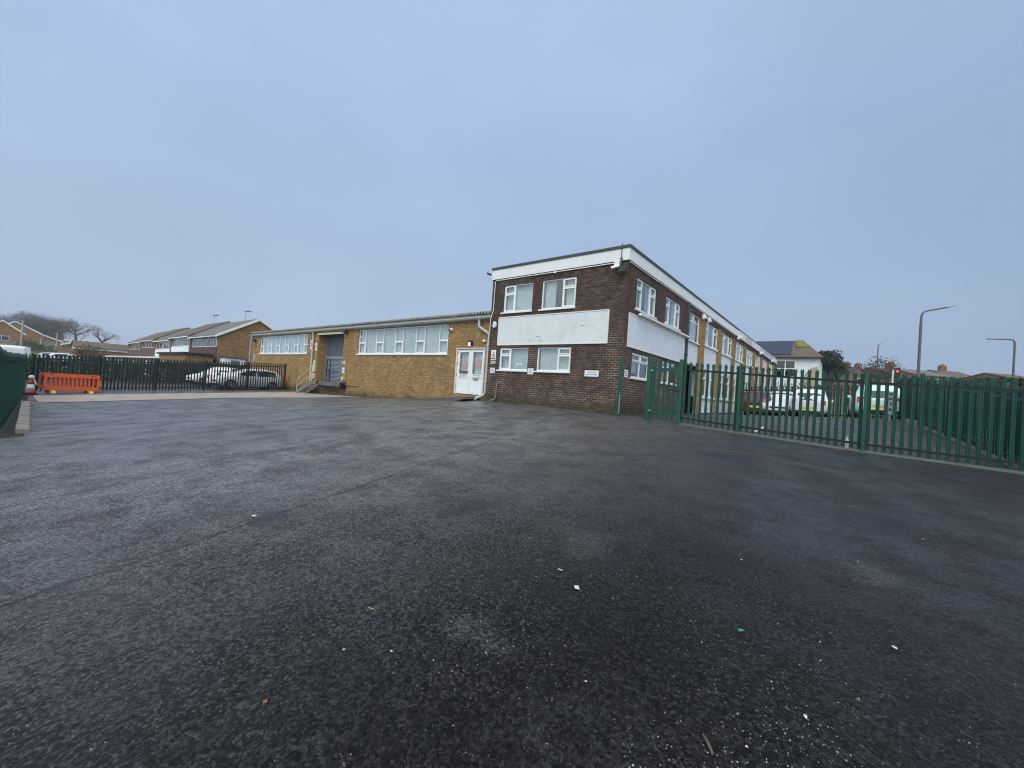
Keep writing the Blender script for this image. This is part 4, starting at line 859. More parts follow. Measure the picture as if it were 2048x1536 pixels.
def fence(p0, p1, mat, label, n_bays, side=1, singles=True, H=2.0, gap=.155, postH=2.0, railmat=None, first_post=True, last_post=True, kerb=True, group=None, name='palisade_fence', drop=0.0):
    """rails and posts stand on the side the given sign points to (left of p0->p1 is +1)"""
    ground_at = lambda x, y: gz(x, y)-drop
    p0 = Vector((*p0, 0)); p1 = Vector((*p1, 0)); L = (p1-p0).length; d = (p1-p0).normalized(); nrm = Vector((-d.y, d.x, 0))*side
    ang = math.atan2(d.y, d.x) + (0 if side < 0 else math.pi)
    t = thing(name, label, 'fence', ((p0.x+p1.x)/2, (p0.y+p1.y)/2, ground_at((p0.x+p1.x)/2, (p0.y+p1.y)/2)), 0, group)
    rm = MT[railmat or mat]
    B = n_bays if isinstance(n_bays, list) else [L*k/n_bays for k in range(n_bays+1)]
    for k, s in enumerate(B):
        if (k == 0 and not first_post) or (k == len(B)-1 and not last_post): continue
        p = p0+d*s; z = ground_at(p.x, p.y); c = p+nrm*.05
        mb = MB(); w, q = .036, .028
        prof = [(-w, 0), (w, 0), (w, postH-.09), (w*.75, postH-.03), (0, postH), (-w*.75, postH-.03), (-w, postH-.09)]
        mb.prism([c+d*a+nrm*(-q)+Vector((0, 0, z-.12+b if b == 0 else z+b)) for a, b in prof], nrm*(2*q)); mb.build('post', MT[mat], t)
    for k in range(len(B)-1):
        a = p0+d*B[k]; b = p0+d*B[k+1]; za, zb = ground_at(a.x, a.y), ground_at(b.x, b.y)
        for hz_ in (.22, H-.27):
            mb = MB(); o = nrm*.022
            mb.bar(a+o+Vector((0,0,za+hz_)), b+o+Vector((0,0,zb+hz_)), .036, .008); mb.bar(a+nrm*.008+Vector((0,0,za+hz_-.029)), b+nrm*.008+Vector((0,0,zb+hz_-.029)), .008, .05); mb.build('rail', rm, t)
        n = max(1, round((B[k+1]-B[k])/gap)); stp = (B[k+1]-B[k])/n
        pan = MB()
        for i in range(n):
            s = B[k]+stp*(i+.5)
            if i == 0 and k == 0 and False: continue
            p = p0+d*s - nrm*.004; z = ground_at(p.x, p.y)+.06+random.uniform(-.006, .006)
            if singles:
                o = bpy.data.objects.new('pale', pale_data(mat)); COL.objects.link(o); o.parent = t
                o.location = Vector((p.x, p.y, z))-wloc(t); o.scale = (1, 1, (H-.07)/1.93); o.rotation_euler = (0, random.uniform(-.004, .004), ang)
            else:
                src = pale_data(mat); ca, sa_ = math.cos(ang), math.sin(ang)
                pan.add([(p.x+v.co.x*ca-v.co.y*sa_, p.y+v.co.x*sa_+v.co.y*ca, z+v.co.z*(H-.07)/1.93) for v in src.vertices], [tuple(q.vertices) for q in src.polygons])
        if pan.v: pan.build('pale_panel', MT[mat], t, False)
    if kerb:
        mb = MB(); n = max(2, int(L/.6)); vs = []
        for i in range(n+1):
            p = p0+d*(L*i/n)
            for s_, dz in ((-.15, -.1), (-.15, .03), (.15, .03), (.15, -.1)): q = p+nrm*s_; vs.append((q.x, q.y, ground_at(q.x, q.y)+dz))
        mb.add(vs, [(4*i+j, 4*i+4+j, 4*i+5+j, 4*i+1+j) for i in range(n) for j in range(3)] + [(0, 1, 2, 3), (4*n+3, 4*n+2, 4*n+1, 4*n)]); mb.build('footing', MT['strip'], t)
    return t
# right-hand yard boundary on the line of the gable
fence((2.03, 0), (11.9, 0), 'green', 'bright green palisade fence along the right of the yard beyond the gate', [0, 1.62, 4.38, 7.13, 9.87], -1, railmat='blacksteel')
gt = thing('pedestrian_gate', 'green palisade gate leaf between two stout posts by the brick corner', 'gate', (1.5, 0, gz(1.5, 0)))
for x, w, h in ((-.02, .11, 2.02), (1.0, .15, 2.04), (2.0, .12, 2.02)):
    z = gz(x, -.06)
    MB().box(x-w/2, x+w/2, -.09, .01, z-.1, z+h).build('gate_post', MT['green'], gt, bevel=.008)
z = gz(1.5, 0); mb = MB()
for hz_ in (.24, 1.62): mb.box(1.09, 1.93, -.05, -.005, z+hz_, z+hz_+.1)
mb.box(1.09, 1.13, -.05, -.005, z+.345, z+1.615); mb.box(1.89, 1.93, -.05, -.005, z+.345, z+1.615); mb.build('leaf_frame', MT['green'], gt)
for i in range(5):
    o = bpy.data.objects.new('pale', pale_data('green')); COL.objects.link(o); o.parent = gt; o.location = Vector((1.18+.155*i, -.052, z+.07))-wloc(gt)
MB().box(1.72, 2.0, -.12, -.06, z+1.0, z+1.05).build('latch', MT['black'], gt)
mb = MB(); [mb.box(1.06, 1.12, -.1, -.05, z+a, z+a+.06) for a in (.3, 1.6)]; mb.build('hinge', MT['galv'], gt)
MB().box(.02, .05, -.1, -.09, gz(0,0)+.05, gz(0,0)+.75).build('keep_strip', MT['galv'], gt)
# side fence of the parking area, seen end-on behind it
fence((9.05, .35), (8.15, 6.6), 'darkgreen', 'dark green palisade fence running back from the right-hand corner of the yard', 3, 1, railmat='darkgreen', H=1.78, postH=1.78)
fence((9.5, .4), (8.62, 6.6), 'darkgreen', 'second dark green palisade fence close behind the parking side fence', 3, 1, singles=False, H=1.78, postH=1.78, kerb=False)
# gates folded open at its far end
g2 = thing('vehicle_gate', 'dark green steel gate leaf folded back at the far end of the parking side fence', 'gate', (7.95, 8, gz(7.95, 8)))
mb = MB(); z = gz(8, 8); mb.box(8.0, 8.12, 6.75, 6.87, z-.1, z+1.75); mb.build('gate_post', MT['darkgreen'], g2)
mb = MB(); [mb.bar((8.05,6.9,z+h), (7.75,9.6,z+h+.1), .05, .06) for h in (.25, .9, 1.4)]; mb.bar((7.75,9.6,z+.2),(7.75,9.6,z+1.6),.05,.05); mb.build('leaf_frame', MT['darkgreen'], g2)
for i in range(17):
    k = (i+.5)/17; o = bpy.data.objects.new('pale', pale_data('darkgreen')); COL.objects.link(o); o.parent = g2
    o.location = Vector((8.05-.3*k-.04, 6.9+2.7*k, z+.1+.1*k))-wloc(g2); o.scale = (1, 1, .83); o.rotation_euler = (0, 0, R(-84))
vs_ = thing('upright_sign', 'narrow grey upright sign with black marks standing behind the right-hand fence', 'sign', (7.35, 8.4, gz(7.35, 8.4)))
MB().box(7.27, 7.49, 8.38, 8.42, .05, .95).build('panel', MT['galv'], vs_); MB().box(7.34, 7.40, 8.42, 8.46, gz(7.35,8.4)-.05, .9).build('post', MT['galv'], vs_)
mb = MB(); [mb.box(7.34+random.uniform(-.02,.02), 7.42, 8.374, 8.38, zz, zz+.1) for zz in (.2, .42, .62, .8)]; mb.build('symbol', MT['ink'], vs_)
fence((.3, 17.6), (9.2, 16.6), 'blacksteel', 'black palisade fence at the back of the parking area behind the cars', 4, -1, singles=False, kerb=False)
# far end of the yard and the left side
fence((-26.2, -.2), (-26.3, -12.4), 'blacksteel', 'black palisade fence across the far end of the yard in front of the white cars', 5, 1, kerb=False)
fence((-26.4, -12.56), (-7.5, -13.42), 'darkgreen', 'dark green palisade fence down the left side of the yard, seen almost end-on', 7, -1, singles=False, kerb=False, drop=.04)
fence((-40.2, 4.5), (-40.2, -15.5), 'green', 'green palisade fence beyond the far car park, on a grass verge', 7, 1, singles=False, kerb=False)
# kerb blocks along the left fence
mb = MB(); x = -19.0
while x < -8.9:
    l = .9; y = -12.60 - .03*(x+18.85); w = .21
    mb.hexa([(x,y-w,gz(x,y)-.7),(x+l-.03,y-w,gz(x+l,y)-.7),(x+l-.03,y,gz(x+l,y)-.7),(x,y,gz(x,y)-.7),(x,y-w,gz(x,y)+.10),(x+l-.03,y-w,gz(x+l,y)+.10),(x+l-.03,y,gz(x+l,y)+.08),(x,y,gz(x,y)+.08)]); x += l
struct(mb, 'kerb', MT['kerb'])
mb = MB(); n = 40; vs = []
for i in range(n+1):                                                   # dark fill closing the gap between the kerb and the fence
    x = -26.2+18.9*i/n
    for y in (-12.66-.03*(x+18.85), -13.0-.0455*(x+26.4)): vs.append((x, y, gz(x, y)+.012))
mb.add(vs, [(2*i, 2*i+1, 2*i+3, 2*i+2) for i in range(n)], 0, True); struct(mb, 'fill_strip', MT['darkfill'], False)

# ------------------------------------------------------------------ barriers and cone
def barrier(label, x, y, rz, mat, feet, group='plastic road barriers by the far fence'):
    t = thing('road_barrier', label, 'barrier', (x, y, gz(x, y)), rz, group)
    b0 = Vector(t.location); L = 1.0; z0, z1 = .14, .98
    t.location = (0, 0, 0); t.rotation_euler = (0, 0, 0)
    m = MB(); m.box(-L, L, -.04, .04, z0, .34); m.box(-L, L, -.045, .045, .80, z1); n = 12
    m.box(-L, -L+.09, -.04, .04, .342, .798); m.box(L-.09, L, -.04, .04, .342, .798)
    for i in range(1, n): u = -L+.09+(2*L-.18)*i/n; m.box(u-.028, u+.028, -.032, .032, .342, .798)
    m.build('frame', MT[mat], t, bevel=.012)
    m = MB(); m.box(-L+.02, L-.02, -.048, .048, .982, .995); m.build('top_rail', MT[mat], t)
    m = MB(); [m.box(u, u+.14, -.048, -.044, .90, .93) for u in (-.82, .68)]; m.build('slot', MT['rubber'], t)
    for u in (-.68, .68): MB().hexa([(u-.07,-.26,0),(u+.07,-.26,0),(u+.07,.26,0),(u-.07,.26,0),(u-.06,-.2,.13),(u+.06,-.2,.13),(u+.06,.2,.13),(u-.06,.2,.13)]).build('foot', MT[feet], t, bevel=.01)
    MB().box(L, L+.06, -.02, .02, .4, .75).build('coupling', MT[mat], t)
    t.location = b0; t.rotation_euler = (0, 0, rz); return t
barrier('orange slotted plastic road barrier on pale yellow feet, front of the pair', -25.0, -11.0, R(97), 'orange', 'feet')
barrier('faded red plastic road barrier on black feet behind the orange one', -25.6, -11.15, R(84), 'red', 'rubber')
ct = thing('traffic_cone', 'red traffic cone with a wide white sleeve and something pale hung on its tip', 'traffic cone', (-24.6, -12.42, gz(-24.6, -12.42)))
z = gz(-24.6, -12.42); c_ = (-24.6, -12.42, z)
MB().box(-24.85, -24.35, -12.67, -12.17, z, z+.06).build('base', MT['rubber'], ct, bevel=.02)
MB().lathe(c_, [(.19,.06),(.165,.14),(.15,.24)]).lathe(c_, [(.098,.50),(.075,.62),(.05,.78)]).build('body', MT['red'], ct)
MB().lathe(c_, [(.153,.24),(.10,.502)]).build('sleeve', MT['conewhite'], ct); MB().lathe(c_, [(.05,.78),(.10,.80),(.11,.88),(.06,.95)]).bar((-24.6,-12.36,z+.8),(-24.56,-12.24,z+.5),.07,.03).build('hung_scrap', MT['conewhite'], ct)

# ------------------------------------------------------------------ cars
HATCH = [(-2.08,.66,.36,.74,.58,.80),(-2.02,.78,.27,.90,.66,.98),(-1.86,.84,.22,.95,.64,1.22),(-1.6,.87,.2,.96,.62,1.40),(-1.0,.88,.2,.95,.60,1.49),(-.2,.88,.2,.94,.60,1.50),(.35,.88,.2,.93,.60,1.43),(.95,.88,.2,.92,.66,1.12),(1.2,.87,.2,.91,.74,.97),(1.7,.85,.22,.82,.70,.87),(1.98,.78,.25,.70,.62,.74),(2.08,.66,.32,.56,.52,.60)]
SUVS = [(-2.2,.70,.42,.80,.60,.9),(-2.14,.82,.32,.98,.70,1.12),(-2.0,.89,.27,1.03,.69,1.42),(-1.75,.91,.25,1.04,.67,1.60),(-1.0,.92,.25,1.03,.65,1.67),(-.1,.92,.25,1.02,.65,1.67),(.5,.92,.25,1.01,.65,1.58),(1.05,.92,.25,1.0,.70,1.24),(1.3,.91,.25,1.0,.78,1.08),(1.85,.88,.27,.94,.74,1.0),(2.1,.82,.3,.82,.66,.86),(2.2,.70,.38,.66,.56,.7)]
VANS = [(-2.4,.80,.36,1.0,.78,1.95),(-2.36,.90,.30,1.05,.82,2.1),(-2.0,.95,.28,1.1,.82,2.2),(-1.0,.96,.28,1.1,.82,2.22),(.3,.96,.28,1.1,.82,2.22),(.8,.96,.28,1.1,.80,2.12),(1.35,.95,.28,1.1,.80,1.6),(1.65,.94,.28,1.08,.82,1.2),(2.1,.9,.30,1.0,.76,1.06),(2.4,.78,.36,.7,.6,.76)]
def car(label, x, y, rz, st, paint, wheel_r=.31, rear_plate='plate', scale=1.0, glass_i=(2, 7), cat='car', name='parked_car', group=None, z=None):
    t = thing(name, label, cat, (0, 0, 0), 0, group)
    def ring(s):
        X, hw, z0, zb, hr, zr = s
        h = [(0, z0), (hw*.86, z0), (hw*.98, z0+.14), (hw, (z0+zb)/2), (hw*.985, zb-.03), (hw*.955, zb), (hr+.03, zr-.07), (hr*.9, zr-.015), (hr*.5, zr+.01), (0, zr+.015)]
        return [Vector((X, a, b)) for a, b in h] + [Vector((X, -a, b)) for a, b in h[-2:0:-1]]
    rings = [ring(s) for s in st]; n = len(rings[0]); mb = MB()
    fs = [(i*n+k, i*n+(k+1) % n, (i+1)*n+(k+1) % n, (i+1)*n+k) for i in range(len(rings)-1) for k in range(n)]
    mb.add([v for r in rings for v in r], fs, 0, True); mb.add(rings[0], [tuple(range(n))]); mb.add(rings[-1], [tuple(range(n))[::-1]])
    body = mb.build('body', MT[paint], t)
    def lerp(i, k, fi, fk):
        a = rings[i][k].lerp(rings[i+1][k], fi); b = rings[i][k+1].lerp(rings[i+1][k+1], fi); return a.lerp(b, fk)
    i0, i1 = glass_i
    for sgn in (1, -1):                                             # side windows, split by the door pillar
        w = MB(); cells = [(i, i+1) for i in range(i0+1, i1)]
        for (i, j) in cells:
            fa = .12 if i == i0+1 else 0.0; fb = .93 if i == i1-1 else 1.0
            if i == (i0+i1)//2+0: fb = .9
            q = [lerp(i, 5, fa, .06), lerp(i, 5, fb, .06), lerp(i, 5, fb, .93), lerp(i, 5, fa, .93)]
            nn = (q[1]-q[0]).cross(q[2]-q[0]).normalized();
            if nn.y < 0: nn = -nn
            q = [p+nn*.006 for p in q]
            w.quad(*[Vector((p.x, p.y*sgn, p.z)) for p in q])
        w.build('side_window', MT['carglass'], t)
    def across(name, i, j, fi, fj, inset):                           # windscreen and rear window
        w = MB(); pts = []
        a = [lerp(i, 5, fi, .2), lerp(i, 7, fi, .3)]; m = MB()
        top = rings[i][7].lerp(rings[i+1][7], fi); bot = rings[j][5].lerp(rings[j+1][5], fj)
        up = Vector((0, 0, .012)) + Vector((.012 if name == 'windscreen' else -.012, 0, 0))
        m.add([Vector((top.x, top.y*inset, top.z+.02))+up, Vector((top.x, -top.y*inset, top.z+.02))+up, Vector((bot.x, -bot.y*inset, bot.z))+up, Vector((bot.x, bot.y*inset, bot.z))+up, Vector((top.x, 0, top.z+.03))+up, Vector((bot.x+(.05 if name == 'windscreen' else -.04), 0, bot.z+.02))+up], [(0, 4, 5, 3), (4, 1, 2, 5)], 0, True)
        m.build(name, MT['carglass'], t, False)
    across('windscreen', i1-1, i1, .2, .7, .9); across('rear_window', i0-1 if i0 > 1 else 0, i0-2 if i0 > 1 else 0, .85, .9, .82)
    L0, L1 = st[0][0], st[-1][0]; wb = (L0*.62, L1*.64)
    for X in wb:
        for sgn in (1, -1):
            hw = max(s[1] for s in st); y0, y1 = sgn*(hw-.2), sgn*(hw+.012)
            wm = MB(); wm.tube([(X, y0, wheel_r), (X, y1-sgn*.03, wheel_r), (X, y1, wheel_r)], [wheel_r, wheel_r, wheel_r-.03], 20); wo = wm.build('wheel', MT['tyre'], t)
            rm_ = MB(); rm_.tube([(X, y1-sgn*.01, wheel_r), (X, y1+sgn*.012, wheel_r)], .07, 10)
            for k in range(5):
                a = 2*math.pi*k/5+.3; rm_.bar((X, y1+sgn*.004, wheel_r), (X+.2*math.cos(a), y1+sgn*.004, wheel_r+.2*math.sin(a)), .012, .06)
            rm_.tube([(X+.205*math.cos(a*.3927), y1+sgn*.004, wheel_r+.205*math.sin(a*.3927)) for a in range(17)], .016, 5); rm_.build('rim', MT['alloy'], wo)
            ar = MB(); pts = [(X+(wheel_r+.045)*math.cos(R(a)), sgn*(hw-.004), wheel_r+.02+(wheel_r+.045)*math.sin(R(a))) for a in range(-10, 191, 20)]; ar.prism(pts, (0, sgn*.010, 0)); ar.build('wheel_arch', MT['black'], t)
    s0, s1 = st[1], st[-2]
    for sgn in (1, -1):
        MB().hexa([(L0-.0,sgn*s0[1]*.62,s0[3]-.22),(L0-.0,sgn*s0[1]*.93,s0[3]-.22),(L0+.22,sgn*(s0[1]+.03),s0[3]-.2),(L0+.22,sgn*(s0[1]-.06),s0[3]-.2),(L0+.02,sgn*s0[1]*.66,s0[3]+.02),(L0+.02,sgn*s0[1]*.93,s0[3]+.02),(L0+.22,sgn*(s0[1]+.02),s0[3]+.03),(L0+.22,sgn*(s0[1]-.06),s0[3]+.03)]).build('tail_light', MT['lampred'], t)
        MB().hexa([(L1-.03,sgn*s1[1]*.58,s1[3]-.16),(L1-.03,sgn*s1[1]*.9,s1[3]-.16),(L1-.32,sgn*(s1[1]+.06),s1[3]-.06),(L1-.32,sgn*(s1[1]-.05),s1[3]-.06),(L1-.06,sgn*s1[1]*.58,s1[3]-.02),(L1-.06,sgn*s1[1]*.9,s1[3]-.02),(L1-.34,sgn*(s1[1]+.05),s1[3]+.07),(L1-.34,sgn*(s1[1]-.05),s1[3]+.07)]).build('headlight', MT['lampclear'], t)
        mX = st[i1][0]-.15; MB().box(mX-.06, mX+.06, min(sgn*(s0[1]+.04), sgn*(s0[1]+.22)), max(sgn*(s0[1]+.04), sgn*(s0[1]+.22)), st[i1][3]+.01, st[i1][3]+.13).build('wing_mirror', MT[paint], t, bevel=.02)
    MB().box(L0-.015, L0+.02, -.26, .26, .52, .63).build('number_plate', MT[rear_plate], t); MB().box(L1-.02, L1+.015, -.26, .26, .38, .49).build('number_plate', MT['platew'], t)
    MB().box(L0-.012, L0+.1, -s0[1]*.85, s0[1]*.85, .26, .40).box(L1-.1, L1+.012, -s1[1]*.85, s1[1]*.85, .26, .37).build('bumper_trim', MT['black'], t)
    MB().box(L1-.06, L1+.01, -.42, .42, .5, .58).build('grille', MT['black'], t)
    hw = max(s[1] for s in st); m = MB(); [m.box(-.05, .12, sg*(hw-.005) if sg > 0 else -hw-.012, hw+.012 if sg > 0 else -hw+.005, st[5][3]-.13, st[5][3]-.10) for sg in (1, -1)]; m.build('door_handle', MT[paint], t)
    t.scale = (scale,)*3; t.location = (x, y, gz(x, y) if z is None else z); t.rotation_euler = (0, 0, rz); return t
WG = 'white cars parked beyond the far fence'
car('white hatchback parked side-on right behind the far fence, nearest the warehouse', -27.45, -2.15, R(-90), HATCH, 'carwhite', group=WG)
car('white estate car seen from behind its red tail light, between the other two white cars', -30.6, -2.5, R(148), SUVS, 'carwhite', scale=.92, group=WG)
car('white saloon with its bonnet to the left, farthest of the white cars behind the fence', -35.1, -1.9, R(-82), HATCH, 'carwhite', scale=.98, group=WG)
RG = 'cars parked in the right-hand parking area'
car('pale mint hatchback parked tail-on behind the right-hand green fence', 7.05, 11.7, R(92), HATCH, 'carmint', group=RG)
car('white car with black bumper parked tail-on between the red and mint cars', 4.55, 14.2, R(90), SUVS, 'carwhite', scale=.9, group=RG)
car('dark red car parked low beside the office piers', 1.9, 15.6, R(92), HATCH, 'carred', group=RG)
car('white car facing the yard, half hidden behind the white tail-on car', 3.1, 15.4, R(-88), HATCH, 'carwhite', group=RG)

# ------------------------------------------------------------------ houses
def pitched(mb_roof, mb_wall, x0, x1, y0, y1, zb, ze, zr, axis, over=.3, th=.14):
    """walls and gable roof; ridge along axis 'x' or 'y'"""
    ym, xm = (y0+y1)/2, (x0+x1)/2
    if axis == 'x':
        for x, o in ((x0, -1), (x1, 1)): mb_wall.add([(x,y0,zb),(x,y1,zb),(x,y1,ze),(x,ym,zr),(x,y0,ze)], [(0,1,2,3,4)])
        for y in (y0, y1): mb_wall.add([(x0,y,zb),(x1,y,zb),(x1,y,ze),(x0,y,ze)], [(0,1,2,3)])
        sl = (zr-ze)/(ym-y0)
        for y, s in ((y0, -1), (y1, 1)):
            ye = y+s*over; zee = ze-sl*over; mb_roof.hexa([(x0-over*.5,ye,zee),(x1+over*.5,ye,zee),(x1+over*.5,ym,zr),(x0-over*.5,ym,zr),(x0-over*.5,ye,zee+th),(x1+over*.5,ye,zee+th),(x1+over*.5,ym,zr+th),(x0-over*.5,ym,zr+th)])
    else:
        for y in (y0, y1): mb_wall.add([(x0,y,zb),(x1,y,zb),(x1,y,ze),(xm,y,zr),(x0,y,ze)], [(0,1,2,3,4)])
        for x in (x0, x1): mb_wall.add([(x,y0,zb),(x,y1,zb),(x,y1,ze),(x,y0,ze)], [(0,1,2,3)])
        sl = (zr-ze)/(xm-x0)
        for x, s in ((x0, -1), (x1, 1)):
            xe = x+s*over; zee = ze-sl*over; mb_roof.hexa([(xe,y0-over*.5,zee),(xe,y1+over*.5,zee),(xm,y1+over*.5,zr),(xm,y0-over*.5,zr),(xe,y0-over*.5,zee+th),(xe,y1+over*.5,zee+th),(xm,y1+over*.5,zr+th),(xm,y0-over*.5,zr+th)])
def simple_window(parent, F, u0, u1, z0, z1, mull=1, name='window'):
    m = MB(); t = .06; m.fbox(F,u0,u1,0,.03,z0,z0+t).fbox(F,u0,u1,0,.03,z1-t,z1).fbox(F,u0,u0+t,0,.03,z0+t,z1-t).fbox(F,u1-t,u1,0,.03,z0+t,z1-t)
    for k in range(1, mull+1): u = u0+(u1-u0)*k/(mull+1); m.fbox(F,u-.03,u+.03,0,.028,z0+t,z1-t)
    w = m.build(name, MT['upvc'], parent); MB().fbox(F,u0+.02,u1-.02,.003,.012,z0+.02,z1-.02).build('pane', MT['carglass'], w); return w
# terrace of houses beyond the car park, fronts on y = 0
TX = [-42.5, -52.0, -60.5, -69.0, -78.0, -88.0]; TZ = [0, .20, -.06, .16, .02]
TLAB = ['end terraced house with wide brown brick gable and white bargeboard, nearest the warehouse', 'terraced house with white cladding, second from the brick gable', 'terraced house with white cladding, third from the brick gable', 'terraced house with brown hung tiles, fourth from the brick gable', 'terraced house at the far left end of the row']
for i in range(5):
    x1, x0 = TX[i], TX[i+1]; dz = TZ[i]; h = thing('terraced_house', TLAB[i], 'house', ((x0+x1)/2, 3.5, -1.5), 0, 'terrace of two-storey houses behind the car park')
    rf, wl = MB(), MB(); pitched(rf, wl, x0+.01, x1-.01, 0, 7.0, -2.2, 3.5+dz, 5.55+dz, 'x', .32)
    wl.build('wall', MT['tan'], h, False); ro = rf.build('roof', MT['roofgrey' if i % 2 == 0 else 'rooftile'], h)
    Fh = Frame((0, 0, 0), (1, 0, 0), (0, -1, 0)); whitec = i in (1, 2)
    MB().fbox(Fh, x0+.5, x1-.15, .003, .09, .95, 2.25+dz).build('cladding', MT['white'] if whitec else MT['tile_hung'], h)
    MB().fbox(Fh, x0+.02, x0+.5, .003, .14, -1.6, 3.45+dz).build('party_pier', MT['redbrick'], h)
    for k in range(2):
        u = x0+.75+k*(x1-x0-.8)/2; simple_window(h, Frame((0,-.004,0),(1,0,0),(0,-1,0)), u, u+(x1-x0-1.6)/2, 2.3+dz, 3.28+dz, 3)
    MB().box(x0, x1, -.36, -.24, 3.26+dz, 3.36+dz).build('gutter', MT['white'], h)
    if i == 0:
        m = MB()
        for s in (0, 1):
            ya, yb = (-.34, 3.5) if s == 0 else (7.34, 3.5)
            m.hexa([(x1+.12,ya,3.18),(x1+.20,ya,3.18),(x1+.20,yb,5.42),(x1+.12,yb,5.42),(x1+.12,ya,3.45),(x1+.20,ya,3.45),(x1+.20,yb,5.70),(x1+.12,yb,5.70)])
        m.build('bargeboard', MT['white'], h)
    if i in (0, 2): MB().box(x0+.3, x0+.36, 0.4, 3.4, 3.9+dz, 4.0).hexa([(x0-.1,.3,3.74+dz),(x0+.45,.3,3.74+dz),(x0+.45,3.4,5.56+dz),(x0-.1,3.4,5.56+dz),(x0-.1,.3,3.88+dz),(x0+.45,.3,3.88+dz),(x0+.45,3.4,5.72+dz),(x0-.1,3.4,5.72+dz)]).build('verge_strip', MT['galv'], h)
    if i in (0, 1): 
        m = MB(); ax = x1-4.0 if i == 0 else x1-5.5; m.tube([(ax,3.5,5.6+dz),(ax,3.5,6.7+dz)], .025, 4); m.tube([(ax-.1,3.5,6.65+dz),(ax+1.2,3.5,6.75+dz)], .02, 4); [m.tube([(ax+.2*k,3.2,6.68+dz),(ax+.2*k,3.8,6.68+dz)], .015, 4) for k in range(1, 6)]; m.build('tv_aerial', MT['galv'], h)
    # single-storey brick porch or garage in front
    gx0, gx1 = (x0+.4, x1) if i else (x0-.5, x1+.2)
    topz = 1.45 if i == 0 else .95+.02*i
    MB().box(gx0, gx1, -2.6, -.35, -2.2, topz-.18).build('porch_wall', MT['tan'], h)
    MB().box(gx0-.2, gx1+.2, -2.8, -.33, topz-.176, topz).build('porch_fascia', MT['white'] if i else MT['black'], h)
    MB().fbox(Frame((0,-2.6,0),(1,0,0),(0,-1,0)), gx0+1.0, gx0+3.4, .003, .05, -1.6, .55).build('garage_door', MT['white'], h)
def gable_house(label, x0, x1, y0, y1, zb, ze, zr, axis, wmat='tan', rmat='roofgrey', name='house', group=None, barge=None, chim=None, wins=()):
    h = thing(name, label, 'house', ((x0+x1)/2, (y0+y1)/2, zb), 0, group); rf, wl = MB(), MB(); pitched(rf, wl, x0, x1, y0, y1, zb-.8, ze, zr, axis); wl.build('wall', MT[wmat], h, False); ro = rf.build('roof', MT[rmat], h)
    if barge:                                                          # white verge on the gable facing the yard
        m = MB(); 
        if axis == 'x':
            X = x1+.17; ym = (y0+y1)/2
            for y in (y0-.3, y1+.3): m.hexa([(X,y,ze-.42),(X+.06,y,ze-.42),(X+.06,ym,zr-.16),(X,ym,zr-.16),(X,y,ze-.02),(X+.06,y,ze-.02),(X+.06,ym,zr+.17),(X,ym,zr+.17)])
        else:
            Y = y0-.17; xm = (x0+x1)/2
            for x in (x0-.3, x1+.3): m.hexa([(x,Y,ze-.42),(x,Y-.06,ze-.42),(xm,Y-.06,zr-.16),(xm,Y,zr-.16),(x,Y,ze-.02),(x,Y-.06,ze-.02),(xm,Y-.06,zr+.17),(xm,Y,zr+.17)])
        m.build('bargeboard', MT['white'], h)
    if chim:
        cx, cy, s_ = chim; c = MB().box(cx-s_/2, cx+s_/2, cy-.35, cy+.35, zr-1.0, zr+.9).build('chimney', MT['redbrick'], ro); m = MB(); [m.lathe((cx+a, cy, zr+.9), [(.11,0),(.09,.35)], 8) for a in (-s_/4, s_/4)]; m.build('chimney_pot', MT['tan'], c)
    for (F, u0, u1, z0, z1) in wins: simple_window(h, F, u0, u1, z0, z1, 1)
    return h
def cam_pt(px, py, depth):           # where the ray through a photograph pixel reaches a given distance
    return Vector((CAMX, CAMY, 0)) + (Fw + Rt*((px-1024)/828.34) - Up*((py-768)/828.34))*depth
HG = 'brown brick houses on the far left slope'
def left_house(px_apex, py_apex, px_eave, py_eave, depth, half, label, length=11, wmat='tan'):
    a = cam_pt(px_apex, py_apex, depth); e = cam_pt(px_eave, py_eave, depth); zg = gz(a.x, a.y)
    h = gable_house(label, a.x-length, a.x, a.y-half, a.y+half, min(zg, e.z-2.5), e.z, a.z, 'x', wmat, 'rooftile', 'brick_house', HG, True)
    Fh = Frame((a.x, a.y, 0), (0, 1, 0), (1, 0, 0)); simple_window(h, Fh, -half*.35, half*.35, e.z-2.0, e.z-.9, 1)
left_house(6, 641, 27, 665, 96, 3.3, 'brown brick gabled house at the far left edge with white verges, nearest of its row')
left_house(32, 643, 66, 664, 112, 4.4, 'brown brick gabled house half hidden behind the leftmost gable')
left_house(78, 667, 113, 681, 125, 4.8, 'low brown house with a single long white verge, right of the tall gables')
left_house(174, 680, 206, 694, 92, 3.7, 'small brown gabled house below the spreading bare tree', 8)
left_house(228, 687, 247, 695, 88, 2.6, 'low brown gabled bungalow beside the end of the terrace', 8)
p = cam_pt(240, 699, 78); g = gable_house('long low brown-roofed garage block left of the terrace', p.x-5, p.x+2, p.y-6, p.y+5, gz(p.x, p.y), p.z-.2, p.z+.85, 'y', 'tan', 'rooftile', 'garage_block'); MB().box(p.x+1.9, p.x+2.2, p.y-6.3, p.y+5.3, p.z-.55, p.z-.25).build('fascia', MT['white'], g)
p = cam_pt(151, 692, 140); t = thing('site_cabin', 'low white flat-roofed cabin on the grass slope under the bare trees', 'cabin', (p.x, p.y, p.z-2)); MB().box(p.x-3, p.x, p.y-2.3, p.y+2.3, p.z-1.6, p.z+.7).build('wall', MT['white'], t); MB().box(p.x-3.2, p.x+.2, p.y-2.5, p.y+2.5, p.z+.703, p.z+.85).build('roof', MT['galv'], t)
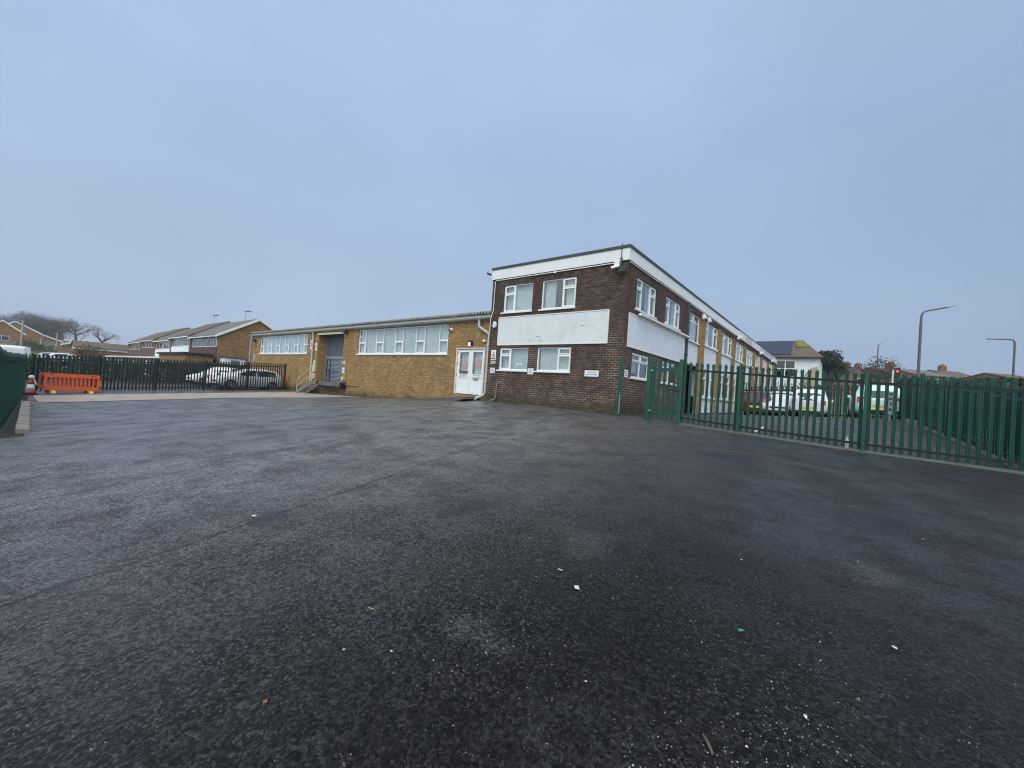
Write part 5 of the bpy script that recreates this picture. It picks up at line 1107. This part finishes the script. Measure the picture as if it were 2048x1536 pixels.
m = MB(); [m.box(p.x, p.x+.03, p.y-1.9+1.1*k, p.y-1.3+1.1*k, p.z-.6, p.z+.3) for k in range(4)]; m.build('window', MT['carglass'], t)
p = cam_pt(470, 722, 40.5); t = thing('garden_shed', 'small white-painted shed behind the fence under the brick gable', 'shed', (p.x, p.y, p.z-2)); MB().box(p.x-1.2, p.x, p.y-.9, p.y+.9, p.z-2.2, p.z+.25).build('wall', MT['white'], t); MB().hexa([(p.x-1.3,p.y-1,p.z+.253),(p.x+.1,p.y-1,p.z+.253),(p.x+.1,p.y+1,p.z+.253),(p.x-1.3,p.y+1,p.z+.253),(p.x-1.3,p.y-1,p.z+.42),(p.x+.1,p.y-1,p.z+.32),(p.x+.1,p.y+1,p.z+.32),(p.x-1.3,p.y+1,p.z+.42)]).build('roof', MT['flatroof'], t)
m = MB(); m.box(p.x, p.x+.02, p.y-.35, p.y+.35, p.z-1.9, p.z+.05); m.build('door', MT['galv'], t)

# white house with solar panels on the right
wh = thing('white_house', 'white rendered house with hipped roof covered in dark solar panels', 'house', (0, 48, 1.5))
hx0, hx1, hy0, hy1 = -6.2, 3.35, 46.0, 54.0; he, hr_ = 6.25, 8.75
wl = MB().box(hx0, hx1, hy0, hy1, -.6, he).build('wall', MT['render'], wh)
rp = [(hx0-.4,hy0-.4,he),(hx1+.4,hy0-.4,he),(hx1+.4,hy1+.4,he),(hx0-.4,hy1+.4,he),(hx0+2.6,(hy0+hy1)/2,hr_),(hx1-1.9,(hy0+hy1)/2,hr_)]
wr = MB().add(rp, [(0,1,5,4),(1,2,5),(2,3,4,5),(3,0,4),(3,2,1,0)]).build('roof', MT['rooftile'], wh)
def on_slope(u, v):  # front slope point
    a = Vector(rp[0]).lerp(Vector(rp[1]), u); b = Vector(rp[4]).lerp(Vector(rp[5]), u); q = a.lerp(b, v); return q+Vector((0,-.05,.10))
m = MB(); c4 = [on_slope(.08,.08), on_slope(.70,.08), on_slope(.78,.94), on_slope(.05,.94)]; m.prism(c4, (0,.03,-.06)); m.build('solar_array', MT['solar'], wr)
m = MB(); c4 = [on_slope(.80,.55), on_slope(.97,.55), on_slope(.99,.97), on_slope(.82,.97)]; m.prism(c4, (0,.05,-.09)); m.build('moss_patch', MT['moss'], wr); m = MB(); c4 = [on_slope(-.0,.5), on_slope(.07,.5), on_slope(.05,.97), on_slope(.02,.97)]; m.prism(c4, (0,.05,-.09)); m.build('moss_patch', MT['moss'], wr)
Fw_ = Frame((0, hy0, 0), (1, 0, 0), (0, -1, 0))
m = MB(); m.fbox(Fw_,-.95,1.1,.003,.05,3.9,3.97).fbox(Fw_,-.95,1.1,.003,.05,5.75,5.82).fbox(Fw_,-.95,-.87,.003,.05,3.97,5.75).fbox(Fw_,1.02,1.1,.003,.05,3.97,5.75).fbox(Fw_,.03,.12,.003,.048,3.97,5.75).fbox(Fw_,-.87,.03,.003,.046,4.8,4.9).fbox(Fw_,.12,1.02,.003,.046,4.8,4.9)
w = m.build('window', MT['upvc'], wh); MB().fbox(Fw_,-.9,1.05,.006,.02,3.95,5.77).build('pane', MT['carglass'], w)
m = MB(); m.prism([Fw_.P(1.9,.004,1.5), Fw_.P(3.3,.004,1.5), Fw_.P(3.3,.004,5.2), Fw_.P(2.6,.004,4.9), Fw_.P(2.1,.004,4.3), Fw_.P(1.9,.004,3.4)], (0,-.02,0)); m.build('buff_render_patch', MT['renderbuff'], wh)
m = MB(); m.lathe(Fw_.P(-3.3,.5,4.9), [(.02,0),(.3,.06),(.42,.16)], 12); sdish = m.build('satellite_dish', MT['galv'], wh)
MB().box(hx0-.42, hx1+.42, hy0-.5, hy0-.38, he-.14, he-.01).build('gutter', MT['black'], wh)
# brick terrace and rooftops further right
def right_house(px0, px1, py_eave, py_ridge, depth, label, wmat='redbrick', rmat='rooftile', chim=None, base_py=None, axis='h', name='brick_house', dpt=8):
    a = cam_pt(px0, py_eave, depth); b = cam_pt(px1, py_eave, depth); r_ = cam_pt((px0+px1)/2, py_ridge, depth)
    z_e = (a.z+b.z)/2; L = (b-a).length; cxy = (a+b)/2; zg = min(gz(cxy.x, cxy.y), z_e-2.4)
    h = thing(name, label, 'house', (0, 0, 0)); rf, wl = MB(), MB()
    if axis == 'h': pitched(rf, wl, -L/2, L/2, 0, dpt, zg-1.0, z_e, max(r_.z, z_e+.8), 'x')
    else: pitched(rf, wl, -L/2, L/2, 0, dpt, zg-1.0, z_e, max(r_.z, z_e+.8), 'y')
    wl.build('wall', MT[wmat], h, False); ro = rf.build('roof', MT[rmat], h)
    zr = max(r_.z, z_e+.8)
    if chim is not None:
        c = MB().box(L*chim-.5, L*chim+.5, dpt/2-.4, dpt/2+.4, zr-.9, zr+1.1).build('chimney', MT['redbrick'], ro); m = MB(); [m.lathe((L*chim+q, dpt/2, zr+1.1), [(.12,0),(.09,.35)], 8) for q in (-.22, .22)]; m.build('chimney_pot', MT['tan'], c)
    Fh = Frame((0, 0, 0), (1, 0, 0), (0, -1, 0)); n = max(1, int(L/3.5))
    for k in range(n):
        u = -L/2+L*(k+.5)/n; simple_window(h, Fh, u-.75, u+.75, z_e-1.6, z_e-.45, 1)
    d = (b-a); h.rotation_euler = (0, 0, math.atan2(d.y, d.x)); h.location = (cxy.x, cxy.y, 0); return h
right_house(1646, 1694, 742, 738, 62, 'pinkish brick house behind the fence just right of the white house', 'redbrick', 'rooftile', None)
right_house(1694, 1738, 752, 734, 74, 'house with pointed slate roof and square chimney, right of the pinkish brick house', 'redbrick', 'slate', .28, axis='v')
right_house(1742, 1772, 752, 737, 84, 'brown-roofed house mostly hidden behind the leafless shrub', 'tan', 'rooftile', -.3)
right_house(1776, 1828, 748, 735, 70, 'house with broad dark roof and brick chimney behind the red traffic light', 'tan', 'rooftile', .38)
right_house(1834, 1900, 752, 738, 66, 'pale brown roofed house just right of the tall lamp column', 'tan', 'roofgrey', None)
right_house(1902, 1962, 757, 741, 75, 'house with low brown roof and small chimney left of the hedge', 'tan', 'rooftile', -.05)
right_house(2030, 2090, 760, 747, 62, 'roof end at the right edge beyond the hedge', 'tan', 'rooftile', None)

# ------------------------------------------------------------------ lamp columns, traffic light
def lamp(label, base, pts, r, mat, head, group=None, headmat='galv'):
    t = thing('street_lamp', label, 'street lamp', base, 0, group); n = len(pts)
    MB().tube(pts, [r*(1-.45*i/(n-1)) for i in range(n)], 8).build('column', MT[mat], t); p, q, w, h = head; MB().bar(p, q, w, h).build('lamp_head', MT[headmat], t, bevel=.01); MB().tube([base, Vector(base)+Vector((0,0,1.4))], r*1.5, 8).build('base_sleeve', MT[mat], t)
def lamp_px(label, pxb, pyb, pxt, pyt, bends, depth, r, mat, headlen):
    pb, pt = cam_pt(pxb, pyb, depth), cam_pt(pxt, pyt, depth); pb = Vector((pt.x, pt.y, gz(pt.x, pt.y)-.1)); pts = [pb, pb.lerp(pt, .5), pt] + [cam_pt(x, y, depth) for x, y in bends]
    e = pts[-1]; d = (pts[-1]-pts[-2]).normalized(); lamp(label, tuple(pb), pts, r, mat, (e-d*.05, e+d*headlen, .3, .09))
lamp_px('tall grey street lamp with a long curved arm rising over the right-hand fence', 1838, 745, 1842, 645, [(1842.6,634),(1845,627),(1850,623),(1858,621),(1893,615)], 33, .10, 'lamppost', .6)
lamp_px('street lamp at the right edge with its arm reaching left over the hedge', 2027, 748, 2029.5, 690, [(2029.3,684),(2026,680),(2018,679),(1985,678)], 43, .10, 'lamppost', .5)
lamp_px('distant slim street lamp with a short head, seen above the house roofs', 1753, 740, 1756.5, 692, [(1757,689.5),(1758.5,689)], 68, .10, 'lamppost', .6)
lamp_px('thick pale concrete street lamp in front of the brown gabled houses', 41, 697, 46, 643, [(45,641.5),(43,641.5)], 62, .13, 'concpost', .3)
lamp_px('pale concrete street lamp with a short arm against the bare trees', 113, 694, 115, 668, [(114.5,666),(112,665.5)], 88, .12, 'concpost', .3)
lamp_px('pale street lamp column in front of the low brown house', 81, 692, 82.5, 676, [(83,674.5),(89,673.5)], 98, .11, 'concpost', .3)
lamp_px('dark slim street lamp beside the cabin on the slope', 161, 700, 162, 680, [(162,678.5),(164,677.5)], 84, .09, 'darkpipe', .3)
p = cam_pt(1789, 747, 38); tl = thing('traffic_light', 'traffic light showing red on a white pole beyond the right-hand fence', 'traffic light', (p.x, p.y, gz(p.x, p.y)))
zt = cam_pt(1792, 743, 38).z
MB().tube([(p.x-.1,p.y,gz(p.x,p.y)-.1),(p.x-.1,p.y,zt+.15)], .06, 8).build('pole', MT['upvc'], tl); MB().box(p.x,p.x+.36,p.y-.1,p.y+.14,zt-.75,zt+.3).build('signal_head', MT['black'], tl); MB().tube([(p.x+.18,p.y-.1,zt),(p.x+.18,p.y-.14,zt)], .10, 12).build('red_lens', MT['redglow'], tl)
m = MB(); [m.tube([(p.x+.18,p.y-.1,zt-q),(p.x+.18,p.y-.13,zt-q)], .1, 12) for q in (.28, .54)]; m.build('unlit_lens', MT['rubber'], tl)

# ------------------------------------------------------------------ trees, hedges
def bare_tree_meshes(seed, H=10.0, spread=1.0):
    rr = random.Random(seed); tr, tw = MB(), MB()
    def grow(p, d, L, r, lev):
        q = p+d*L; mid_ = p.lerp(q, .5)+Vector((rr.uniform(-1,1),rr.uniform(-1,1),rr.uniform(-.3,.6)))*L*.07
        if lev <= 2: tr.tube([p, mid_, q], [r, r*.85, r*.68], 6 if lev < 2 else 4)
        else:
            a = d.cross(Vector((rr.uniform(-1,1),rr.uniform(-1,1),rr.uniform(-1,1)))).normalized()*max(r, .022)
            b = d.cross(a).normalized()*max(r, .022)
            tw.add([p+a, p-a*.5+b, p-a*.5-b, q], [(0,1,3),(1,2,3),(2,0,3),(0,2,1)])
        if lev >= 7: return
        n = 4 if lev == 0 else rr.choice([2,3,3]) if lev < 5 else 2
        for k in range(n):
            ang = 2*math.pi*(k+rr.random()*.6)/n; tilt = R(rr.uniform(24, 52))*spread if lev else R(rr.uniform(28, 58))*spread
            ax = d.orthogonal().normalized(); ax.rotate(Matrix.Rotation(ang, 3, d)); nd = d.copy(); nd.rotate(Matrix.Rotation(tilt, 3, ax))
            nd = (nd+Vector((0,0,.10 if lev < 3 else -.02))).normalized(); grow(q, nd, L*rr.uniform(.62, .84), r*.6, lev+1)
    grow(Vector((0,0,0)), Vector((rr.uniform(-.08,.08), rr.uniform(-.08,.08), 1)).normalized(), H*.2, H*.032, 0)
    return tr, tw
protos = []
for k in range(4):
    tr, tw = bare_tree_meshes(20+k, 10.0, 1.05 if k else 1.2); hh = max(v[2] for v in tw.v); f_ = 10.0/hh
    for q in (tr, tw): q.v = [(x*f_, y*f_, z*f_) for x, y, z in q.v]
    protos.append((tr, tw))
def bare_tree(k, loc, s, rz, label, group='bare winter trees on the hill', cache={}):
    if k not in cache:
        t = thing('bare_tree', label, 'tree', (0,0,0), 0, group); protos[k][0].build('trunk', MT['bark'], t, False); protos[k][1].build('crown', MT['twig'], t, False); cache[k] = t
    else: t = copy_tree(cache[k]); t['label'] = label; t['group'] = group
    t.location = loc; t.scale = (s, s, s*.92); t.rotation_euler = (0, 0, rz); return t
rr = random.Random(11)
big = [(203, 160, 1.02, 0, 'broad spreading bare tree standing alone at the right end of the hill wood'), (150, 165, 1.08, 1, 'bare tree with an arching crown, next left of the broad spreading one'), (122, 172, 1.1, 2, 'bare tree behind the white cabin on the slope'), (240, 190, .55, 3, 'small round bare tree beside the terrace roofs')]
for px, dep, s, k, lab in big:
    p = cam_pt(px, 700, dep); bare_tree(k, (p.x, p.y, gz(p.x, p.y)-.2), s, rr.uniform(0, 6), lab, 'bare winter trees on the hill')
for i in range(64):
    px = rr.uniform(-95, 118); dep = rr.uniform(172, 262); s = rr.uniform(1.0, 1.35)
    p = cam_pt(px, 700, dep); bare_tree(rr.randrange(4), (p.x, p.y, gz(p.x, p.y)-.3), s, rr.uniform(0, 6.28), 'grey-brown bare tree crowded in the wood along the hilltop')
def leaves(mb, c, rad, n, size, rr, lump=.35, shell=.55):
    c = Vector(c); sd_ = rr.uniform(0, 50)
    for _ in range(n):
        v = Vector((rr.gauss(0,1), rr.gauss(0,1), rr.gauss(0,1))).normalized(); f = 1+lump*mnoise.noise((v*1.8)+Vector((sd_,0,0)))*1.6
        q = shell+(1-shell)*rr.random()**.6; p = Vector((v.x*rad[0], v.y*rad[1], v.z*rad[2]))*f*q + c
        a = Vector((rr.gauss(0,1), rr.gauss(0,1), rr.gauss(0,1))).normalized()*size*rr.uniform(.5, 1.3); b = a.orthogonal().normalized()*size*rr.uniform(.3, .6); b.rotate(Matrix.Rotation(rr.uniform(0, 6.28), 3, a.normalized()))
        mb.add([p-a*.5, p+b*.5, p+a*.5, p-b*.5], [(0,1,2,3)])
rr = random.Random(5)
p = cam_pt(1662, 716, 60); t = thing('evergreen_tree', 'dense dark evergreen tree behind the white house', 'tree', (p.x, p.y, gz(p.x, p.y)))
m = MB(); zb = gz(p.x, p.y); m.tube([(p.x,p.y,zb-.2),(p.x+.1,p.y,zb+2.5),(p.x,p.y,p.z+1)], [.28,.22,.1], 7); [m.tube([(p.x,p.y,zb+2+k*.6),(p.x+rr.uniform(-2,2),p.y+rr.uniform(-2,2),zb+3.2+k*.6)], [.09,.03], 5) for k in range(5)]; m.build('trunk', MT['bark'], t)
m = MB(); leaves(m, (p.x-.3,p.y,p.z-.5), (1.75,1.9,1.75), 5200, .3, rr, .3, .25); leaves(m, (p.x+.6,p.y,p.z-1.5), (1.5,1.6,1.3), 2400, .3, rr, .3, .25); m.build('crown', MT['leafdark'], t, False)
def bush(label, px, py, dep, rad, n, mat, size, name='shrub', cat='shrub', to_ground=True):
    p = cam_pt(px, py, dep); zg = gz(p.x, p.y); t = thing(name, label, cat, (p.x, p.y, zg)); m = MB(); [m.tube([(p.x+rr.uniform(-.2,.2),p.y,zg-.1),(p.x+rr.uniform(-1,1)*rad[0]*.6,p.y+rr.uniform(-.4,.4),p.z)], [.05,.02], 5) for k in range(6)]; m.build('stem', MT['bark'], t)
    m = MB(); leaves(m, (p.x,p.y,p.z), rad, n, size, rr, .35, .3); m.build('foliage', MT[mat], t, False)
bush('brown leafless shrub between the distant roofs, left of the traffic light', 1762, 741, 58, (2.4,2,2.0), 1500, 'leafbrown', .26)
bush('dark rounded shrub behind the far fences below the small gabled house', 178, 708, 52, (2.6,1.4,1.1), 1500, 'leafbrown', .22)
bush('dark shrub at the foot of the street lamp by the brown houses', 58, 692, 66, (2.2,1.6,1.1), 1000, 'leafmid', .24)
bush('low brown shrub on the grass slope near the pale lamp columns', 92, 698, 74, (2.4,1.6,.9), 800, 'leafbrown', .24)
bush('ragged brown shrub against the white house wall', 1572, 785, 42, (2.4,1.2,1.1), 900, 'leafbrown', .2); bush('brown shrub behind the parked cars beside the white house', 1632, 785, 40, (1.6,1.0,1.1), 700, 'leafbrown', .2)
def hedge(label, p0, p1, w, h, mat, n, size=.2):
    a, b = Vector((*p0, 0)), Vector((*p1, 0)); d = b-a; L = d.length; t = thing('hedge', label, 'hedge', ((a.x+b.x)/2,(a.y+b.y)/2,gz((a.x+b.x)/2,(a.y+b.y)/2))); m = MB()
    core = MB(); nn = max(2, int(L/1.0)); e = d.normalized(); s = Vector((-e.y, e.x, 0))
    for k in range(nn):
        q = a+d*((k+.5)/nn); z = gz(q.x, q.y); core.tube([(q.x,q.y,z-.1),(q.x+rr.uniform(-.1,.1),q.y,z+h*.8)], .05, 5)
    core.build('stem', MT['bark'], t)
    for _ in range(n):
        k = rr.random(); q = a+d*k; z = gz(q.x, q.y); bumpy = 1+.16*mnoise.noise((k*L*.8, 3, 0)); side = rr.choice([-1,1]); face = rr.random()
        if face < .35: o = s*rr.uniform(-w/2,w/2)*bumpy; zz = z+h*bumpy*rr.uniform(.86,1.03)
        else: o = s*side*w/2*bumpy*rr.uniform(.6,1.05); zz = z+h*rr.uniform(.02,1)*bumpy
        pp = Vector((q.x,q.y,zz))+o; a_ = Vector((rr.gauss(0,1),rr.gauss(0,1),rr.gauss(0,1))).normalized()*size*rr.uniform(.5,1.3); b_ = a_.orthogonal().normalized()*size*.45; b_.rotate(Matrix.Rotation(rr.uniform(0,6.28),3,a_.normalized())); m.add([pp-a_*.5,pp+b_*.5,pp+a_*.5,pp-b_*.5],[(0,1,2,3)])
    m.build('foliage', MT[mat], t, False)
hedge('long trimmed green hedge beyond the right-hand fences', (8.5, 21.5), (26, 17.0), 1.4, 2.0, 'leafmid', 9000, .22)
hedge('dark hedge close behind the side fence of the parking area', (10.6, .6), (9.9, 11.5), .9, 1.6, 'leafdark', 6500, .16)
hedge('dark hedge behind the second fence beyond the far car park', (-41.6, 4.0), (-41.6, -15.5), 1.2, 1.5, 'leafdark', 12000, .26)
hedge('dark green hedge behind the white cars, below the terrace', (-39.0, 4.2), (-39.2, -5.2), 1.0, 1.75, 'leafdark', 5200, .18)
hedge('low dark hedge in front of the garages left of the terrace', (-58, -4.5), (-74, -5.5), 1.0, 1.3, 'leafdark', 2600, .22)
# vehicles beyond the left fence and on the slope
LG = 'vehicles beyond the left fences'
p = cam_pt(32, 698, 37); car('white van roof showing over the left-hand fence', p.x-1, p.y, R(172), VANS, 'carwhite', .34, scale=1.0, cat='van', name='parked_van', group=LG, glass_i=(3, 6), z=cam_pt(32, 691, 37).z-2.24)
for px, py, dep, paint, rz, lab in [(118, 702, 60, 'carsilver', 80, 'silver car roof glinting through the far fences, left of the dark shrub'), (140, 703, 56, 'carwhite', 95, 'white car beyond the far fences in front of the dark shrub'), (262, 722, 50, 'cardark', -80, 'dark car parked in front of the white-fronted garages')]:
    p = cam_pt(px, py, dep); car(lab, p.x, p.y, R(rz), HATCH, paint, group=LG, z=p.z-1.8)

# ------------------------------------------------------------------ litter and grit on the yard
def gpoint(px, py):
    d = Fw + Rt*((px-1024)/828.34) - Up*((py-768)/828.34); o = Vector((CAMX, CAMY, 0)); t_ = .8
    while t_ < 60:
        q = o+d*t_
        if q.z < gz(q.x, q.y)+relief(q.x, q.y): break
        t_ += .01
    return Vector((q.x, q.y, gz(q.x, q.y)+relief(q.x, q.y)))
def scrap(px, py, w, l, mat, label, name='paper_scrap', cat='litter', rz=None, curl=.01):
    p = gpoint(px, py); a = rr.uniform(0, 6.28) if rz is None else rz; u = Vector((math.cos(a), math.sin(a), 0)); v = Vector((-u.y, u.x, 0)); m = MB(); n = 4; vs = []
    for i in range(n+1):
        for j in (0, 1):
            q = p+u*l*(i/n-.5)+v*w*(j-.5)*(1+.25*math.sin(i*2.1)); q.z += .006+curl*abs(math.sin(i*1.3+j)); vs.append(q)
    vs += [x+Vector((0,0,.003)) for x in vs[:]]; k = 2*(n+1); fs = []
    for i in range(n): b = 2*i; fs += [(b,b+2,b+3,b+1), (k+b,k+b+1,k+b+3,k+b+2), (b,k+b,k+b+2,b+2), (b+1,b+3,k+b+3,k+b+1)]
    fs += [(0,1,k+1,k), (2*n,k+2*n,k+2*n+1,2*n+1)]; m.add(vs, fs, 0, True); single(m, name, MT[mat], label, cat)
scrap(508, 1034, .035, .04, 'litter', 'small square of white paper on the asphalt, left of centre'); scrap(1153, 1178, .03, .05, 'litter', 'crumpled white scrap on the asphalt in the middle of the yard')
scrap(1120, 1143, .012, .04, 'litter', 'thin white sliver lying just beyond the crumpled scrap'); scrap(1481, 1265, .022, .035, 'leafgreen', 'small green wrapper on the asphalt', 'wrapper'); scrap(530, 1411, .014, .016, 'orangebit', 'tiny orange-red scrap in the near left asphalt')
scrap(742, 1222, .008, .045, 'straw', 'pale cigarette end beside a patch of grit, left of centre', 'cigarette_end', 'cigarette end'); scrap(1788, 1300, .018, .024, 'litter', 'white fleck of paper on the near right asphalt'); scrap(1610, 1440, .012, .02, 'litter', 'small white chip near the bottom right of the yard'); scrap(1846, 1081, .012, .02, 'straw', 'tiny straw-coloured scrap on the right of the yard')
p = Vector((6.10, .16, gz(6.10, .16))); t = thing('plastic_bottle', 'white plastic bottle standing behind the foot of the green fence', 'bottle', tuple(p)); MB().lathe(p, [(.0,.0),(.042,.0),(.046,.02),(.046,.19),(.038,.23),(.02,.27),(.02,.30)], 14).build('bottle_body', MT['upvc'], t); MB().lathe(p+Vector((0,0,.3)), [(.026,0),(.026,.03)], 12).build('cap', MT['litter'], t)
def wood_bits():
    for px, py, l, a in [(1470, 905, .35, .4), (1510, 910, .42, .2), (1540, 950, .22, 1.2), (1415, 1492, .10, 2.2)]:
        p = gpoint(px, py); m = MB(); d = Vector((math.cos(a), math.sin(a), 0)); m.tube([p-d*l/2+Vector((0,0,.008)), p+Vector((0,0,.014)), p+d*l/2+Vector((0,0,.008))], [.006,.008,.004], 5)
        yield m
for m, lab in zip(wood_bits(), ['thin brown twig on the flattened patch near the green fence, left one', 'longer brown twig on the flattened patch near the green fence', 'short twig lying closer than the patch by the green fence', 'dark twig at the bottom edge of the yard']): single(m, 'twig', MT['woodfence'], lab, 'twig')
def grit():
    rr = random.Random(99); m = MB()
    for _ in range(8500):
        px = rr.gauss(1250, 480); py = 880+rr.random()**.75*690
        if not (-40 < px < 2100): continue
        d = Fw + Rt*((px-1024)/828.34) - Up*((py-768)/828.34); t_ = -1.25/d.z if d.z < -.02 else 0
        if not 0 < t_ < 16: continue
        q = Vector((CAMX, CAMY, 0))+d*t_; q.z = gz(q.x, q.y)+relief(q.x, q.y); 
        if mnoise.noise((q.x*1.1, q.y*1.1, 7)) < rr.uniform(-.45, .30): continue
        s = (.0007+.0017*rr.random()**2.6)*(1.0 if rr.random() < .95 else 2.2); a = rr.uniform(0, 3.14); u = Vector((math.cos(a), math.sin(a), 0))*s*rr.uniform(.8, 1.9); v = Vector((-math.sin(a), math.cos(a), 0))*s
        m.add([q-u-v, q+u-v*.6, q+u*.7+v, q-u*.8+v*.8, q+Vector((0,0,s*1.3+.001))], [(0,1,4),(1,2,4),(2,3,4),(3,0,4)])
    o = m.build('grit', MT['stone'], None, False); prop(o, 'scattered pale grit chips over the wet asphalt', 'grit', None, 'stuff')
grit()

# ------------------------------------------------------------------ damp air
def haze():
    m = bpy.data.materials.new('haze'); m.use_nodes = True; t = m.node_tree; t.nodes.clear()
    o = t.nodes.new('ShaderNodeOutputMaterial'); v = t.nodes.new('ShaderNodeVolumePrincipled'); v.inputs['Color'].default_value = (.86, .90, .96, 1); v.inputs['Density'].default_value = .00055; v.inputs['Anisotropy'].default_value = .2
    t.links.new(v.outputs[0], o.inputs['Volume'])
    mb = MB().box(-1100, 1100, -1100, 1200, -12, 34); ob = mb.build('haze', m); prop(ob, 'thin damp haze over the whole place', 'haze', None, 'stuff')
haze()
